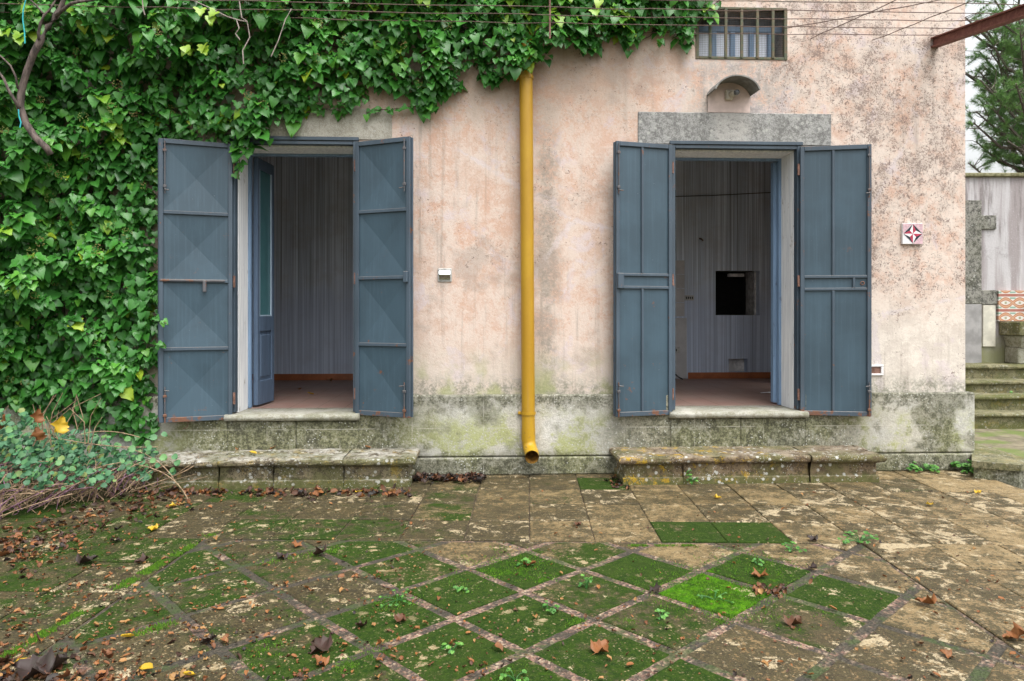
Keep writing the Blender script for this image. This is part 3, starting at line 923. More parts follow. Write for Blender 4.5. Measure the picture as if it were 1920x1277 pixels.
for (ya, yb, za, zb) in ((WT, .8, 0, 6.6), (2.4, 5.2, 0, 6.6), (.8, 2.4, 0, 1.2), (.8, 2.4, 2.7, 6.6)): fw.box((-6.2, ya, za), (-6.2 + WT, yb, zb))  # unseen opening added in the end wall to brighten the left room
fw.box((-6.2 + WT, 4.78, 0), (XC - WT, 5.2, 6.6))
fw.build('wall', M['plaster'], house, fix=False)
rf = MB(); rf.box((-6.35, -.12, 6.6), (XC + .15, 5.4, 6.8)); rf.build('roof_shade_slab', M['lintel'], house)  # unseen slab added to keep skylight out of the rooms

# plinth, base course and the riser blocks under the door sills
pl = MB()
PZ = .70
def band(mb, x0, x1, z0, z1, d):
    mb.box((x0, -d, z0), (x1, 0.0, z1), bev=.012)
PD = .055
band(pl, -6.2, XL0 - .03, .16, PZ, PD); band(pl, XL1 + .03, XR0 - .03, .16, PZ, PD); band(pl, XR1 + .03, XC + PD, .16, PZ, PD)
for a, b in ((-6.2, XL0 - .04), (XL1 + .04, XR0 - .04), (XR1 + .04, XC + PD + .012)):
    pl.box((a, -PD - .012, 0), (b, 0, .155), bev=.012)
pl.box((XC, 0.0, 0), (XC + PD, 5.2, PZ), bev=.012)
# splayed plaster foot above the plinth at the corner
pl.build('plinth', M['plinth'], house)
for a, b in ((XL0, XL1), (XR0, XR1)):
    rb = MB(); rb.box((a - .035, -PD - .008, .0), (a + (b - a) * .52, .3, ZS - .058), bev=.01); rb.build('riser_block', M['plinth'], house)
    rb = MB(); rb.box((a + (b - a) * .52 + .004, -PD - .006, .0), (b + .035, .3, ZS - .058), bev=.01); rb.build('riser_block', M['plinth'], house)
for a, b in ((XL0, XL1), (XR0, XR1)):
    s = MB()
    prof = []
    for k in range(9):
        q = -math.pi / 2 + math.pi * k / 8
        prof.append((-.085 - .028 * math.cos(q), ZS - .028 + .028 * math.sin(q)))
    prof = [(.40, ZS - .056)] + prof + [(.40, ZS)]
    ns = 14; nseg = len(prof)
    vs, fs = [], []
    for i in range(ns + 1):
        x = a - .045 + (b - a + .09) * i / ns
        for (y, z) in prof:
            jy, jz = (rng.normal(0, .0025), rng.normal(0, .0015)) if y < .3 else (0, 0)
            vs.append((x, y + jy, z + jz))
    for i in range(ns):
        for k in range(nseg):
            fs.append((i * nseg + k, i * nseg + (k + 1) % nseg, (i + 1) * nseg + (k + 1) % nseg, (i + 1) * nseg + k))
    fs += [tuple(range(nseg)), tuple(range(ns * nseg, (ns + 1) * nseg))]
    s.add(vs, fs); s.build('door_sill', M['sill'], house, smooth=True)

# lintels
l = MB(); l.box((X(385), -.012, at(600, 262)[2]), (X(735), .1, at(650, 204)[2]), bev=.006); l.build('lintel', M['lintel_l'], house)
l = MB(); l.box((X(1196), -.012, 2.915), (X(1558), .1, at(1380, 212)[2]), bev=.006); l.build('lintel', M['lintel'], house)

# room behind the doors
YB = 3.07
rm = MB()
hx0, hx1, hz0, hz1 = dep(1343, 590, 9.37)[0], dep(1427, 590, 9.37)[0], dep(0, 591, 9.37)[2], dep(0, 507, 9.37)[2]
nx0, nx1, nz0, nz1 = dep(1368, 0, 9.37)[0], dep(1404, 0, 9.37)[0], dep(0, 698, 9.37)[2], dep(0, 673, 9.37)[2]
wall_holes(rm, -5.78, XC - WT - .002, ZS, 3.55, [(hx0, hx1, hz0, hz1), (nx0, nx1, nz0, nz1)], YB, YB + .12)
rm.build('room_wall', M['wallpaper'], house, fix=False)
so = MB()
so.quad((hx0, YB + .45, hz0), (hx1, YB + .45, hz0), (hx1, YB + .45, hz1 + .1), (hx0, YB + .45, hz1 + .1))
so.quad((hx0, YB + .121, hz0), (hx0, YB + .45, hz0), (hx0, YB + .45, hz1), (hx0, YB + .121, hz1))
so.quad((hx0, YB + .121, hz1), (hx1, YB + .121, hz1), (hx1, YB + .45, hz1), (hx0, YB + .45, hz1))
so.quad((hx0, YB + .121, hz0), (hx1, YB + .121, hz0), (hx1, YB + .45, hz0), (hx0, YB + .45, hz0))
so.build('wall_cavity', M['shade_fill'], house, fix=False)  # black faces stand in for the shade deep in the hole
so = MB()
so.box((hx1 - .02, YB + .121, hz0), (hx1 + .03, YB + .44, hz1))
so.box((hx0 + .25, YB + .18, hz1 - .07), (hx1 - .14, YB + .26, hz1 - .03))
so.build('cavity_side', M['niche_plaster'], house)  # right face painted pale as the lit side of the hole
so = MB()
so.box((nx0 - .01, YB + .121, nz0 - .01), (nx1 + .01, YB + .16, nz1 + .01))
so.build('niche_back', M['niche_plaster'], house)
rp = MB()
rp.box((-.35, WT + .002, ZS - .02), (-.20, YB - .002, 3.55))
rp.build('partition', M['room_plaster'], house)
cl = MB(); cl.box((-5.78, WT + .002, 3.552), (XC - WT - .002, YB + .4, 3.62)); cl.build('ceiling', M['room_plaster'], house)
fl_ = MB(); fl_.box((-5.78, .32, ZS - .06), (XC - WT - .002, YB + .1, ZS + .003)); fl_.build('room_floor', M['room_floor'], house)
sk = MB(); sk.box((-5.7, YB - .014, ZS + .004), (-.36, YB - .001, ZS + .085)); sk.build('skirting', M['skirting'], house)
sk = MB(); sk.box((dep(1291, 0, 9.35)[0], YB - .014, ZS + .004), (XC - WT - .01, YB - .001, ZS + .085))
sk.build('skirting', M['skirting'], house)
pa = MB()
px0, px1 = dep(1255, 0, 9.33)[0], dep(1285, 0, 9.33)[0]
for k in range(4):
    z1 = dep(0, 488 + 26.5 * k, 9.33)[2]; z0 = dep(0, 488 + 26.5 * (k + 1), 9.33)[2] + .006
    pa.box((px0 - .3, YB - .012, z0), (px1, YB - .001, z1))
pa.box((px0 - .3, YB - .012, ZS + .01), (px1 + .03, YB - .001, dep(0, 596, 9.33)[2]))
pa.build('smooth_wall_patch', M['patch_plaster'], house)

# white timber lining, steel frame and blue inner frame of each doorway
for a, b in ((XL0, XL1), (XR0, XR1)):
    li = MB()
    li.box((a + .001, .055, ZS + .001), (a + .022, .31, ZT - .001)); li.box((b - .022, .055, ZS + .001), (b - .001, .31, ZT - .001))
    li.box((a + .023, .055, ZT - .03), (b - .023, .31, ZT - .001))
    li.build('door_lining', M['white_wood'], house)
    sf = MB()
    sf.box((a - .02, -.022, ZS + .01), (a + .02, .05, ZT + .012), bev=.003); sf.box((b - .02, -.022, ZS + .01), (b + .02, .05, ZT + .012), bev=.003)
    sf.box((a - .03, -.03, ZT + .013), (b + .03, .05, ZT + .045), bev=.003); sf.box((a + .021, -.018, ZT - .02), (b - .021, .045, ZT + .010), bev=.003)
    sf.build('door_frame', M['steel_frame'], house)
    bf = MB()
    bf.box((a + .001, .312, ZS + .004), (a + .045, .36, ZT - .001), bev=.004); bf.box((b - .045, .312, ZS + .004), (b - .001, .36, ZT - .001), bev=.004)
    bf.box((a + .046, .312, ZT - .05), (b - .046, .36, ZT - .001), bev=.004)
    bf.build('inner_frame', M['blue_wood'], house)

# glazed timber doors folded into the room
def timber_door(hx, hy, ang, w, flip):
    ca, sa = math.cos(ang), math.sin(ang)
    def fr(p): return (hx + p[0] * ca - p[1] * flip * sa, hy + p[0] * sa + p[1] * flip * ca, p[2])
    z0, z1 = ZS + .02, ZT - .05
    d = MB(); t = .021
    zp = z0 + .80
    for (x0, x1, za, zb) in ((0, .052, z0, z1), (w - .052, w, z0, z1), (.0525, w - .0525, z0, z0 + .22), (.0525, w - .0525, zp - .12, zp + .02), (.0525, w - .0525, z1 - .10, z1)):
        d.box((x0, -t, za), (x1, t, zb), fr, .004)
    o = d.build('timber_door', M['blue_wood_shaded'], house)
    q = MB(); q.box((.051, -.008, z0 + .21), (w - .051, .008, zp - .11), fr)
    q.box((.085, -.016, z0 + .25), (max(.09, w - .085), .016, zp - .15), fr, .008); q.build('panel', M['blue_wood_shaded'], o)
    q = MB(); q.box((.051, -.003, zp + .01), (w - .051, .003, z1 - .09), fr); q.build('glass', M['door_glass'], o)
    q = MB()
    for s in (-1, 1):
        q.box((.0525, s * .006, zp + .021), (.062, s * .019, z1 - .101), fr); q.box((w - .062, s * .006, zp + .021), (w - .0525, s * .019, z1 - .101), fr)
        q.box((.0625, s * .006, zp + .021), (w - .0625, s * .019, zp + .032), fr)
    q.build('glazing_bead', M['pale_blue_wood'], o)
    return o
timber_door(XL0 + .07, .365, R(84), .385, 1)
q = MB(); q.box((XR1 - .075, .365, ZS + .02), (XR1 - .035, .43, ZT - .05), bev=.005); q.build('folded_door_edge', M['blue_wood'], house)

# steel shutter leaves
def shutter(pxh, pxo, dout, z0, z1, style):
    hp, op = at(pxh, 590, .045), at(pxo, 590, dout)
    v = (op - hp)[:2]; w = float(np.linalg.norm(v)); u = v / w
    nr = np.array((u[1], -u[0]))
    if nr[1] > 0: nr = -nr
    def fr(p): return (hp[0] + u[0] * p[0] + nr[0] * p[1], hp[1] + u[1] * p[0] + nr[1] * p[1], p[2])
    hh = z1 - z0
    f = MB(); t = .030; fb = .034
    f.box((0, -.012, z0), (fb, t - .012, z1), fr, .003); f.box((w - fb, -.012, z0), (w, t - .012, z1), fr, .003)
    f.box((fb + .0005, -.012, z0), (w - fb - .0005, t - .013, z0 + .040), fr, .003); f.box((fb + .0005, -.012, z1 - .040), (w - fb - .0005, t - .013, z1), fr, .003)
    f.box((w - .006, -.030, z0 + .004), (w + .010, -.0125, z1 - .004), fr, .002)      # closing flange on the free edge
    rows = []
    if style == 'crease':
        cuts = [z0 + .040 + (hh - .08) * k / 4 for k in (1, 2, 3)]
        for c in cuts: f.box((fb + .0005, -.012, c - .014), (w - fb - .0005, t - .014, c + .014), fr, .003)
        ed = [z0 + .041] + [x for c in cuts for x in (c - .0145, c + .0145)] + [z1 - .041]
        rows = [(ed[2 * k], ed[2 * k + 1]) for k in range(4)]
    else:
        zc = z0 + hh * (.492 if style[1] == 'l' else .49)
        for c in (zc - .052, zc + .058): f.box((fb + .0005, -.012, c - .012), (w - fb - .0005, t - .014, c + .012), fr, .003)
        mid = w * .53 if style[1] == 'l' else w * .47
        for (a, b) in ((z0 + .0405, zc - .0645), (zc + .0705, z1 - .0405)): f.box((mid - .011, -.012, a), (mid + .011, t - .015, b), fr, .003)
        if style[1] == 'r': f.box((w * .74, -.012, zc - .0395), (w * .74 + .022, t - .015, zc + .0455), fr, .003)
    o = f.build('shutter', M['steel_frame'], house)
    p = MB()
    if style == 'crease':
        for (a, b) in rows:
            x0, x1 = fb - .002, w - fb + .002
            n = 10; cx, cz = (x0 + x1) / 2, (a + b) / 2; yb = .001
            A, B, C2, D2, E = fr((x0, yb, a)), fr((x1, yb, a)), fr((x1, yb, b)), fr((x0, yb, b)), fr((cx, yb - .022, cz))
            p.add((A, B, E), ((0, 1, 2),)); p.add((B, C2, E), ((0, 1, 2),)); p.add((C2, D2, E), ((0, 1, 2),)); p.add((D2, A, E), ((0, 1, 2),))
        p.box((fb - .002, -.027, z0 + .038), (w - fb + .002, -.024, z1 - .038), fr)
    else:
        p.box((fb - .002, -.006, z0 + .038), (w - fb + .002, -.001, z1 - .038), fr)
    p.build('sheet', M['steel'], o, fix=False)
    # hinges
    for zz in (z0 + .18, z0 + hh * .5, z1 - .2):
        q = MB(); q.tube([fr((-.012, .0, zz - .05)), fr((-.012, .0, zz + .05))], .011, 8); q.build('hinge', M['rust'], o)
    # sliding bolts by the free edge
    bx = w - .047 if style == 'crease' else w - .020
    for (za, zb) in ((z0 + .0, z0 + .30), (z1 - .46, z1 - .02)):
        q = MB()
        q.tube([fr((bx, .026, za)), fr((bx, .026, zb))], .0055, 7)
        hz = zb - .03 if za < 1.5 else za + .03
        q.tube([fr((bx, .026, hz)), fr((bx + (.0), .045, hz)), fr((bx - .035, .050, hz - .004))], .005, 6)
        for zz in (za + .06, zb - .08): q.box((bx - .014, .0165, zz - .011), (bx + .014, .034, zz + .011), fr, .003)
        q.build('bolt', M['bolt'], o)
    return o, fr, w, zc if style != 'crease' else z0 + hh / 2
sLL = shutter(436, 298, .22, .500, 2.868, 'crease')
sLR = shutter(668, 770, .27, .535, 2.893, 'crease')
sRL = shutter(1259, 1154, .16, .517, 2.900, 'plain_l'.replace('plain_l', 'pl'))
sRR = shutter(1500, 1633, .17, .508, 2.893, 'pr')
o, fr, w_, zc = sLL
q = MB(); q.box((w_ * .36, .0165, zc - .095), (w_ * .36 + .030, .030, zc + .006), fr, .010); q.box((.06, .0165, zc - .006), (w_ - .005, .026, zc + .012), fr, .004); q.build('latch_bar', M['bolt'], o)
o, fr, w_, zc = sLR
q = MB(); q.box((w_ - .052, .0175, zc - .045), (w_ - .012, .042, zc + .050), fr, .005); q.build('lock_box', M['steel_frame'], o)
o, fr, w_, zc = sRL
q = MB(); q.box((w_ - .062, .0175, zc - .064), (w_ - .006, .046, zc + .070), fr, .005); q.build('lock_box', M['steel_frame'], o)
o, fr, w_, zc = sRR
q = MB()
q.lathe([(.018, 0), (.018, .006), (.013, .008), (.010, -.002)], fr((w_ * .88, -.001, zc)), np.array(fr((0, 1, 0))) - np.array(fr((0, 0, 0))), 14)
q.build('lock_hole', M['rust'], o)
# stay hook under the far left leaf
hk = MB(); p0 = at(353, 792, .09); hk.tube([p0 + (0, 0, .06), p0, p0 + (.0, -.02, -.035), p0 + (-.02, -.03, -.05), p0 + (-.03, -.03, -.045)], .004, 6); hk.build('stay_hook', M['rust'], house)

# barred window
win = MB()
fbw = .03
win.box((WX0, -.008, wz0), (WX0 + fbw, .03, wz1), bev=.003); win.box((WX1 - fbw, -.008, wz0), (WX1, .03, wz1), bev=.003)
win.box((WX0 + fbw + .0005, -.008, wz0), (WX1 - fbw - .0005, .029, wz0 + .025), bev=.003); win.box((WX0 + fbw + .0005, -.008, wz1 - .022), (WX1 - fbw - .0005, .029, wz1), bev=.003)
window = win.build('window', M['rust_bar'], house)
for k in range(5):
    x = WX0 + (WX1 - WX0) * (.155 + .171 * k)
    b = MB(); b.box((x - .013, -.018, wz0 + .010), (x + .013, .0, wz1 - .005), bev=.004); b.build('bar', M['rust_bar'], window)
wm = MB()
nx, nz = 52, 29
for i in range(1, nx):
    x = WX0 + fbw + (WX1 - WX0 - 2 * fbw) * i / nx
    wm.box((x - .0007, .032, wz0), (x + .0007, .0334, wz1))
for j in range(1, nz):
    z = wz0 + (wz1 - wz0) * j / nz
    wm.box((WX0, .0345, z - .0007), (WX1, .0359, z + .0007))
wm.build('wire_mesh', simple('grey_wire_mesh', (.10, .11, .12), .5, .2, 30), window)
iw = MB()
iy = .13
z0_, z1_ = wz0 - .0, wz0 + (wz1 - wz0) * .62
iw.quad((WX0 + .02, iy, z0_), (WX1 - .08, iy, z0_), (WX1 - .08, iy, z1_), (WX0 + .02, iy, z1_))
iw.build('pane', M['win_glass'], window)
iw = MB()
iw.box((WX0, iy - .03, z1_), (WX1, iy + .02, z1_ + .05), bev=.004)
for k in range(5):
    x = WX0 + .03 + (WX1 - WX0 - .14) * k / 4
    iw.box((x - .022, iy - .03, z0_), (x + .022, iy + .02, z1_ - .001), bev=.004)
iw.build('inner_sash', M['blue_wood'], window)
iw = MB(); iw.box((WX0 - .02, WT + .003, wz0 - .05), (WX1 + .02, WT + .06, wz1 + .05)); iw.build('window_back', M['hood'], window)

# lamp canopy over the right door
hc = at(1366, 212)
cz = at(1366, 178)[2]
def arc(r, q): return (hc[0] + r * math.sin(q), cz + r * math.cos(q) * .82 - .055)
hd = MB(); vs, fs = [], []
nq = 16; QM = R(74)
for i in range(nq + 1):
    q = -QM + 2 * QM * i / nq
    for (r, y) in ((.196, .02), (.196, -.23), (.209, -.23), (.209, .02)):
        x, z = arc(r, q); vs.append((x, y, z - (.0 if y > -.1 else .012)))
for i in range(nq):
    for k in range(4): fs.append((i * 4 + k, i * 4 + (k + 1) % 4, (i + 1) * 4 + (k + 1) % 4, (i + 1) * 4 + k))
fs += [(0, 1, 2, 3), (nq * 4 + 3, nq * 4 + 2, nq * 4 + 1, nq * 4)]
hd.add(vs, fs); hd.build('lamp_canopy', M['hood'], house, smooth=False)
hp = MB(); pts = [(hc[0] - .19, -.014, hc[2]), (hc[0] + .19, -.014, hc[2])]
for i in range(nq + 1):
    q = QM - 2 * QM * i / nq; x, z = arc(.198, q); pts.append((x, -.014, z))
hp.poly(pts); hp.build('lamp_panel', M['hood_plaster'], house, fix=False)

# things fixed to the wall
lp = at(1365, 180, 0)
lamp = thing('wall_lamp', 'bare porcelain bulb holder under the small arched canopy above the right door', 'lamp', lp)
q = MB(); q.box(lp + (-.035, -.045, -.045), lp + (.035, -.008, .045), bev=.008); q.lathe([(.0, -.02), (.030, -.02), (.030, .03), (.024, .04), (0, .04)], lp + (.02, -.05, 0), (.35, -1, .0), 14)
q.build('holder', M['porcelain'], lamp)
q = MB(); q.lathe([(.018, .03), (.024, .05), (.020, .065), (.0, .072)], lp + (.025, -.06, 0), (.35, -1, .0), 14); q.build('bulb', M['bulb'], lamp, smooth=True)

sp_ = at(834, 516, 0)
sock = thing('wall_socket', 'square grey socket plate with chrome flap on the wall between doors', 'wall socket', sp_)
q = MB(); q.box(sp_ + (-.062, -.012, -.060), sp_ + (.062, .0, .060), bev=.012); q.build('plate', M['plate'], sock)
q = MB(); vs, fs = [], []
for i in range(13):
    t = i / 12; z = .046 - .092 * t
    y = -.016 - .022 * math.sin(math.pi * min(1, t * 1.15)) - (.006 if .40 < t < .6 else 0)
    for x in (-.048, .048): vs.append(sp_ + (x, y, z))
for i in range(12): fs.append((2 * i, 2 * i + 1, 2 * i + 3, 2 * i + 2))
n0 = len(vs); q.add(vs, fs)
q.add([sp_ + (-.048, -.010, .046), sp_ + (.048, -.010, .046), sp_ + (.048, -.010, -.046), sp_ + (-.048, -.010, -.046)], ((0, 1, 2, 3),))
q.build('flap', M['chrome'], sock, smooth=True, fix=False)

tp = at(1708, 439, 0)
tile = thing('star_tile', 'square glazed tile with crimson and navy eight pointed star on the wall', 'decorative tile', tp)
S = .094
q = MB(); q.box(tp + (-S, -.028, -S), tp + (S, .0, S), bev=.004); q.build('tile_body', M['tile_white'], tile)
q = MB(); y = -.0285
def tri(mb, pts, y=-.0285): mb.poly([tp + (a * S, y, b * S) for a, b in pts])
tri(q, [(0, .97), (.97, .97), (.97, 0)]); tri(q, [(.97, 0), (.97, -.97), (0, -.97)]); tri(q, [(0, .97), (-.97, 0), (-.97, .97)])
q.build('pink_corner', M['tile_pink'], tile, fix=False)
dm = [(0, .94), (.94, 0), (0, -.94), (-.94, 0)]
ins = [(.30, .30), (.30, -.30), (-.30, -.30), (-.30, .30)]
q = MB()
for k in range(4): tri(q, [dm[k], ins[k], dm[(k + 1) % 4]], -.0295)
q.build('navy_field', M['tile_navy'], tile, fix=False)
q = MB(); q2 = MB()
for k in range(4):
    tri(q, [(0, 0), dm[k], ins[k]], -.0295); tri(q2, [(0, 0), ins[k - 1], dm[k]], -.0295)
q.build('red_point', M['tile_red'], tile, fix=False); q2.build('white_point', M['tile_white'], tile, fix=False)

wp = at(1640, 694, 0)
bx = thing('wall_box', 'small white framed recessed light box low on the right wall', 'light box', wp)
q = MB()
q.box(wp + (-.11, -.018, .03), wp + (.075, .0, .048), bev=.004); q.box(wp + (-.11, -.018, -.048), wp + (.075, .0, -.030), bev=.004)
q.box(wp + (-.11, -.018, -.0295), wp + (-.085, .0, .0295), bev=.004); q.box(wp + (.05, -.018, -.0295), wp + (.075, .0, .0295), bev=.004)
q.build('frame', M['tile_white'], bx)
q = MB(); q.box(wp + (-.085, -.008, -.030), wp + (.05, -.002, .030)); q.build('rusty_plate', M['rust'], bx)

# drainpipe
PXD = .085
pb, pt = at(991, 850, PXD), at(986, 100, PXD)
pipe = thing('drainpipe', 'yellow ochre drainpipe running down the wall between the two doors', 'drainpipe', (pb[0], -PXD, .12))
def pipe_at(z): t = (z - pb[2]) / (pt[2] - pb[2]); return pb + (pt - pb) * t
q = MB(); PR = .058
q.tube([pipe_at(.36), pipe_at(1.5), pipe_at(2.8), pipe_at(4.0), pipe_at(6.4)], PR, 24, cap=False)
q.build('pipe', M['pipe'], pipe, smooth=True)
q = MB()
c0 = pipe_at(.41); vs = []
path = [c0 + (0, 0, 0), c0 + (0, 0, -.10)] + [c0 + (0.004 * k, -.10 * (1 - math.cos(R(80) * k / 6)), -.10 - .10 * math.sin(R(80) * k / 6)) for k in range(1, 7)] + [c0 + (.020, -.16, -.217)]
q.tube(path, [PR + .003, PR + .003] + [PR + .002] * (len(path) - 2), 24, cap=False)
sp1 = q.build('spout', M['pipe'], pipe, smooth=True)
q = MB(); q.tube([p + (0, 0, 0) for p in path[2:]] , [PR - .003] * (len(path) - 2), 24, cap=False)
q.build('spout_lining', M['pipe_in'], sp1, smooth=True)
q = MB(); q.tube([path[3] + (0, 0, .0), path[3] + (0, .01, .01)], PR - .004, 20); q.build('spout_shade', M['shade_fill'], sp1)  # black disc standing in for the shade inside the spout
for zz in (at(990, 772)[2], at(988, 152)[2]):
    q = MB(); c = pipe_at(zz)
    q.lathe([(PR + .004, -.012), (PR + .007, -.012), (PR + .007, .012), (PR + .004, .012)], c, (0, 0, 1), 24)
    q.box(c + (-PR - .03, -.004, -.012), c + (-PR - .002, .035, .012), bev=.003); q.box(c + (-PR - .026, .03, -.009), c + (-PR - .012, .085, .009))
    q.build('bracket', M['pipe'], pipe)

# ------------------------------------------------------------------ STONE STEPS
def stone_step(name, label, xl, xr, depth, zt, cuts, mat, chip):
    org = ((xl + xr) / 2, -depth / 2, 0)
    t = thing(name, label, 'step', org)
    # (outset, z) going up the face
    prof = [(-.03, 0), (-.03, .052), (-.036, .058), (-.052, .060), (-.052, zt - .078), (-.046, zt - .074), (-.034, zt - .070), (-.030, zt - .062)]
    for k in range(8):
        q = -math.pi / 2 + math.pi * k / 7
        prof.append((-.018 + .026 * math.cos(q), zt - .031 + .029 * math.sin(q)))
    prof.append((-.05, zt))
    cuts = [0] + cuts + [1]
    mb = MB()
    for s in range(len(cuts) - 1):
        x0, x1 = xl + (xr - xl) * cuts[s] + .0025, xl + (xr - xl) * cuts[s + 1] - .0025
        first, last = s == 0, s == len(cuts) - 2
        dj = rng.normal(0, .006); zj = rng.normal(0, .003)
        ns = max(5, int((x1 - x0) / .04))
        # path in plan: back left -> front left -> front right -> back right
        path = []
        if first: path += [(x0, 0.0, -1, 0), (x0, -depth * .5, -1, 0), (x0, -depth, -1, -1)]
        else: path += [(x0, -depth, 0, -1)]
        for i in range(1, ns): path.append((x0 + (x1 - x0) * i / ns, -depth, 0, -1))
        if last: path += [(x1, -depth, 1, -1), (x1, -depth * .5, 1, 0), (x1, 0.0, 1, 0)]
        else: path += [(x1, -depth, 0, -1)]
        vs, fs = [], []
        npf = len(prof)
        for (x, y, ox, oy) in path:
            wob = rng.normal(0, .003)
            chp = 0
            for (cx, cw, cd) in chip:
                if abs(x - (xl + (xr - xl) * cx)) < cw and y <= -depth + .001: chp = cd * (1 - (abs(x - (xl + (xr - xl) * cx)) / cw) ** 2)
            for k, (o_, z) in enumerate(prof):
                oo = o_ + wob * .8 + rng.normal(0, .0016) + (dj if k > 4 else dj * .4)
                if k >= 8: oo -= chp * (1.0 if k < 14 else .6)
                vs.append((x + ox * oo, y + oy * oo, z + (zj + wob * .5 - chp * .25 if k > 7 else 0)))
        m = len(path)
        for i in range(m - 1):
            for k in range(npf - 1): fs.append((i * npf + k, (i + 1) * npf + k, (i + 1) * npf + k + 1, i * npf + k + 1))
        # top deck: strip from the nose back to the wall
        rows = 5
        base = len(vs)
        front = [i for i, p in enumerate(path) if p[1] <= -depth + .001]
        for i in front:
            p = vs[i * npf + npf - 1]
            for r_ in range(1, rows + 1): vs.append((p[0], p[1] + (0.0 - p[1]) * r_ / rows, zt + zj + rng.normal(0, .0025)))
        for a in range(len(front) - 1):
            i0, i1 = front[a], front[a + 1]
            pr0, pr1 = i0 * npf + npf - 1, i1 * npf + npf - 1
            for r_ in range(rows):
                q0, q1 = base + a * rows + r_, base + (a + 1) * rows + r_
                fs.append((pr0, pr1, q1, q0)); pr0, pr1 = q0, q1
        # close the ends of the block so that joints read dark
        for i in (0, m - 1):
            fs.append(tuple(i * npf + k for k in range(npf)))
        if first:
            i = front[0]; a0 = [vs[j * npf + npf - 1] for j in range(0, i + 1)]
            b_ = len(vs); vs.extend([p for p in a0]); vs.append((a0[-1][0], 0, zt + zj)); fs.append(tuple(range(b_, len(vs))))
        if last:
            i = front[-1]; a0 = [vs[j * npf + npf - 1] for j in range(i, m)]
            b_ = len(vs); vs.extend([p for p in a0]); vs.append((a0[0][0], 0, zt + zj)); fs.append(tuple(range(b_, len(vs))))
        mb.add(vs, fs)
    # one mesh: split where it is a tread or a block course
    mb.build('step_blocks', mat, t, smooth=False)
    core = MB(); core.box((xl + .075, -depth + .075, .0), (xr - .075, -.0, zt - .035)); core.build('core', M['shade_fill'], t)  # black fill inside the blocks so the joints read dark
    return t
lsx0, lsx1 = at(262, 900, .47)[0], gnd(768, 915)[0]
stone_step('stone_step', 'long grey lichened stone step below the left door beside the ivy', lsx0, lsx1 + .03, .47, .240, [.28, .48, .74], M['step_l'], [(.93, .11, .035), (.62, .03, .02)])
rsx0, rsx1 = gnd(1163, 911)[0], gnd(1657, 905)[0]
stone_step('stone_step', 'long stone step with orange and white lichen below the right door', rsx0, rsx1, .49, .235, [.24, .72], M['step_r'], [(.36, .07, .03), (.20, .03, .012)])

# ------------------------------------------------------------------ GARDEN TO THE RIGHT
lan = MB()
c = [gnd(1700, 803), gnd(2250, 803), gnd(2250, 875), gnd(1826, 862)]
lan.add([(*p[:2], .0) for p in c] + [(*p[:2], -.33) for p in c], [(0, 1, 2, 3)] + [(i, (i + 1) % 4, 4 + (i + 1) % 4, 4 + i) for i in range(4)])
tag(lan.build('landing', M['landing']), kind='structure')
# low slab wall against the corner
def camxy(r, f): return np.array((r * CS + f * SN, -D - r * SN + f * CS))
lw = thing('low_wall', 'low stone slab wall at the foot of the house corner by the weeds', 'low wall', (*gnd(1860, 866, .15)[:2], -.3))
q = MB()
tops = [gnd(1822, 828, .15), gnd(1940, 864, .15), gnd(1914, 872, .15), gnd(1822, 864, .15)]
def prism(mb, pts, z0, z1):
    n = len(pts)
    mb.add([(p[0], p[1], z0) for p in pts] + [(p[0], p[1], z1) for p in pts], [tuple(range(n))[::-1], tuple(range(n, 2 * n))] + [(i, (i + 1) % n, n + (i + 1) % n, n + i) for i in range(n)])
prism(q, tops, .095, .15); q.build('coping_slab', M['garden_step'], lw)
q = MB()
cc = sum(tops) / 4
ins_ = [cc + (p - cc) * .93 for p in tops]; prism(q, ins_, -.32, .0945); q.build('wall_body', M['plinth'], lw)

ST = thing('garden_steps', 'flight of four mossy stone garden steps beside the house corner', 'steps', (*dep(1900, 800, 8.6)[:2], 0))
Zs = [.0, .195, .375, .536, .716]
for k in range(4):
    f0 = 8.60 + .30 * k
    a, b = camxy(5.0, f0), camxy(9.2, f0 )
    dirx = (b - a) / np.linalg.norm(b - a); dn = np.array((-dirx[1], dirx[0]))
    q = MB(); prof = [(.03, Zs[k] - .02), (.03, Zs[k + 1] - .055)]
    for i in range(7):
        t = -math.pi / 2 + math.pi * i / 6; prof.append((.012 - .028 * math.cos(t), Zs[k + 1] - .026 + .026 * math.sin(t)))
    prof += [(.34 if k < 3 else 1.2, Zs[k + 1]), (.34 if k < 3 else 1.2, Zs[k] - .02)]
    n = len(prof); vs, fs = [], []; ns = 20
    for i in range(ns + 1):
        p = a + (b - a) * i / ns
        for j, (o_, z) in enumerate(prof):
            jz = rng.normal(0, .004) if 1 < j < n - 1 else 0
            vs.append((p[0] + dn[0] * o_, p[1] + dn[1] * o_, z + jz))
    for i in range(ns):
        for j in range(n): fs.append((i * n + j, i * n + (j + 1) % n, (i + 1) * n + (j + 1) % n, (i + 1) * n + j))
    fs += [tuple(range(n)), tuple(range(ns * n, (ns + 1) * n))]
    q.add(vs, fs); q.build('tread', M['garden_step'], ST)

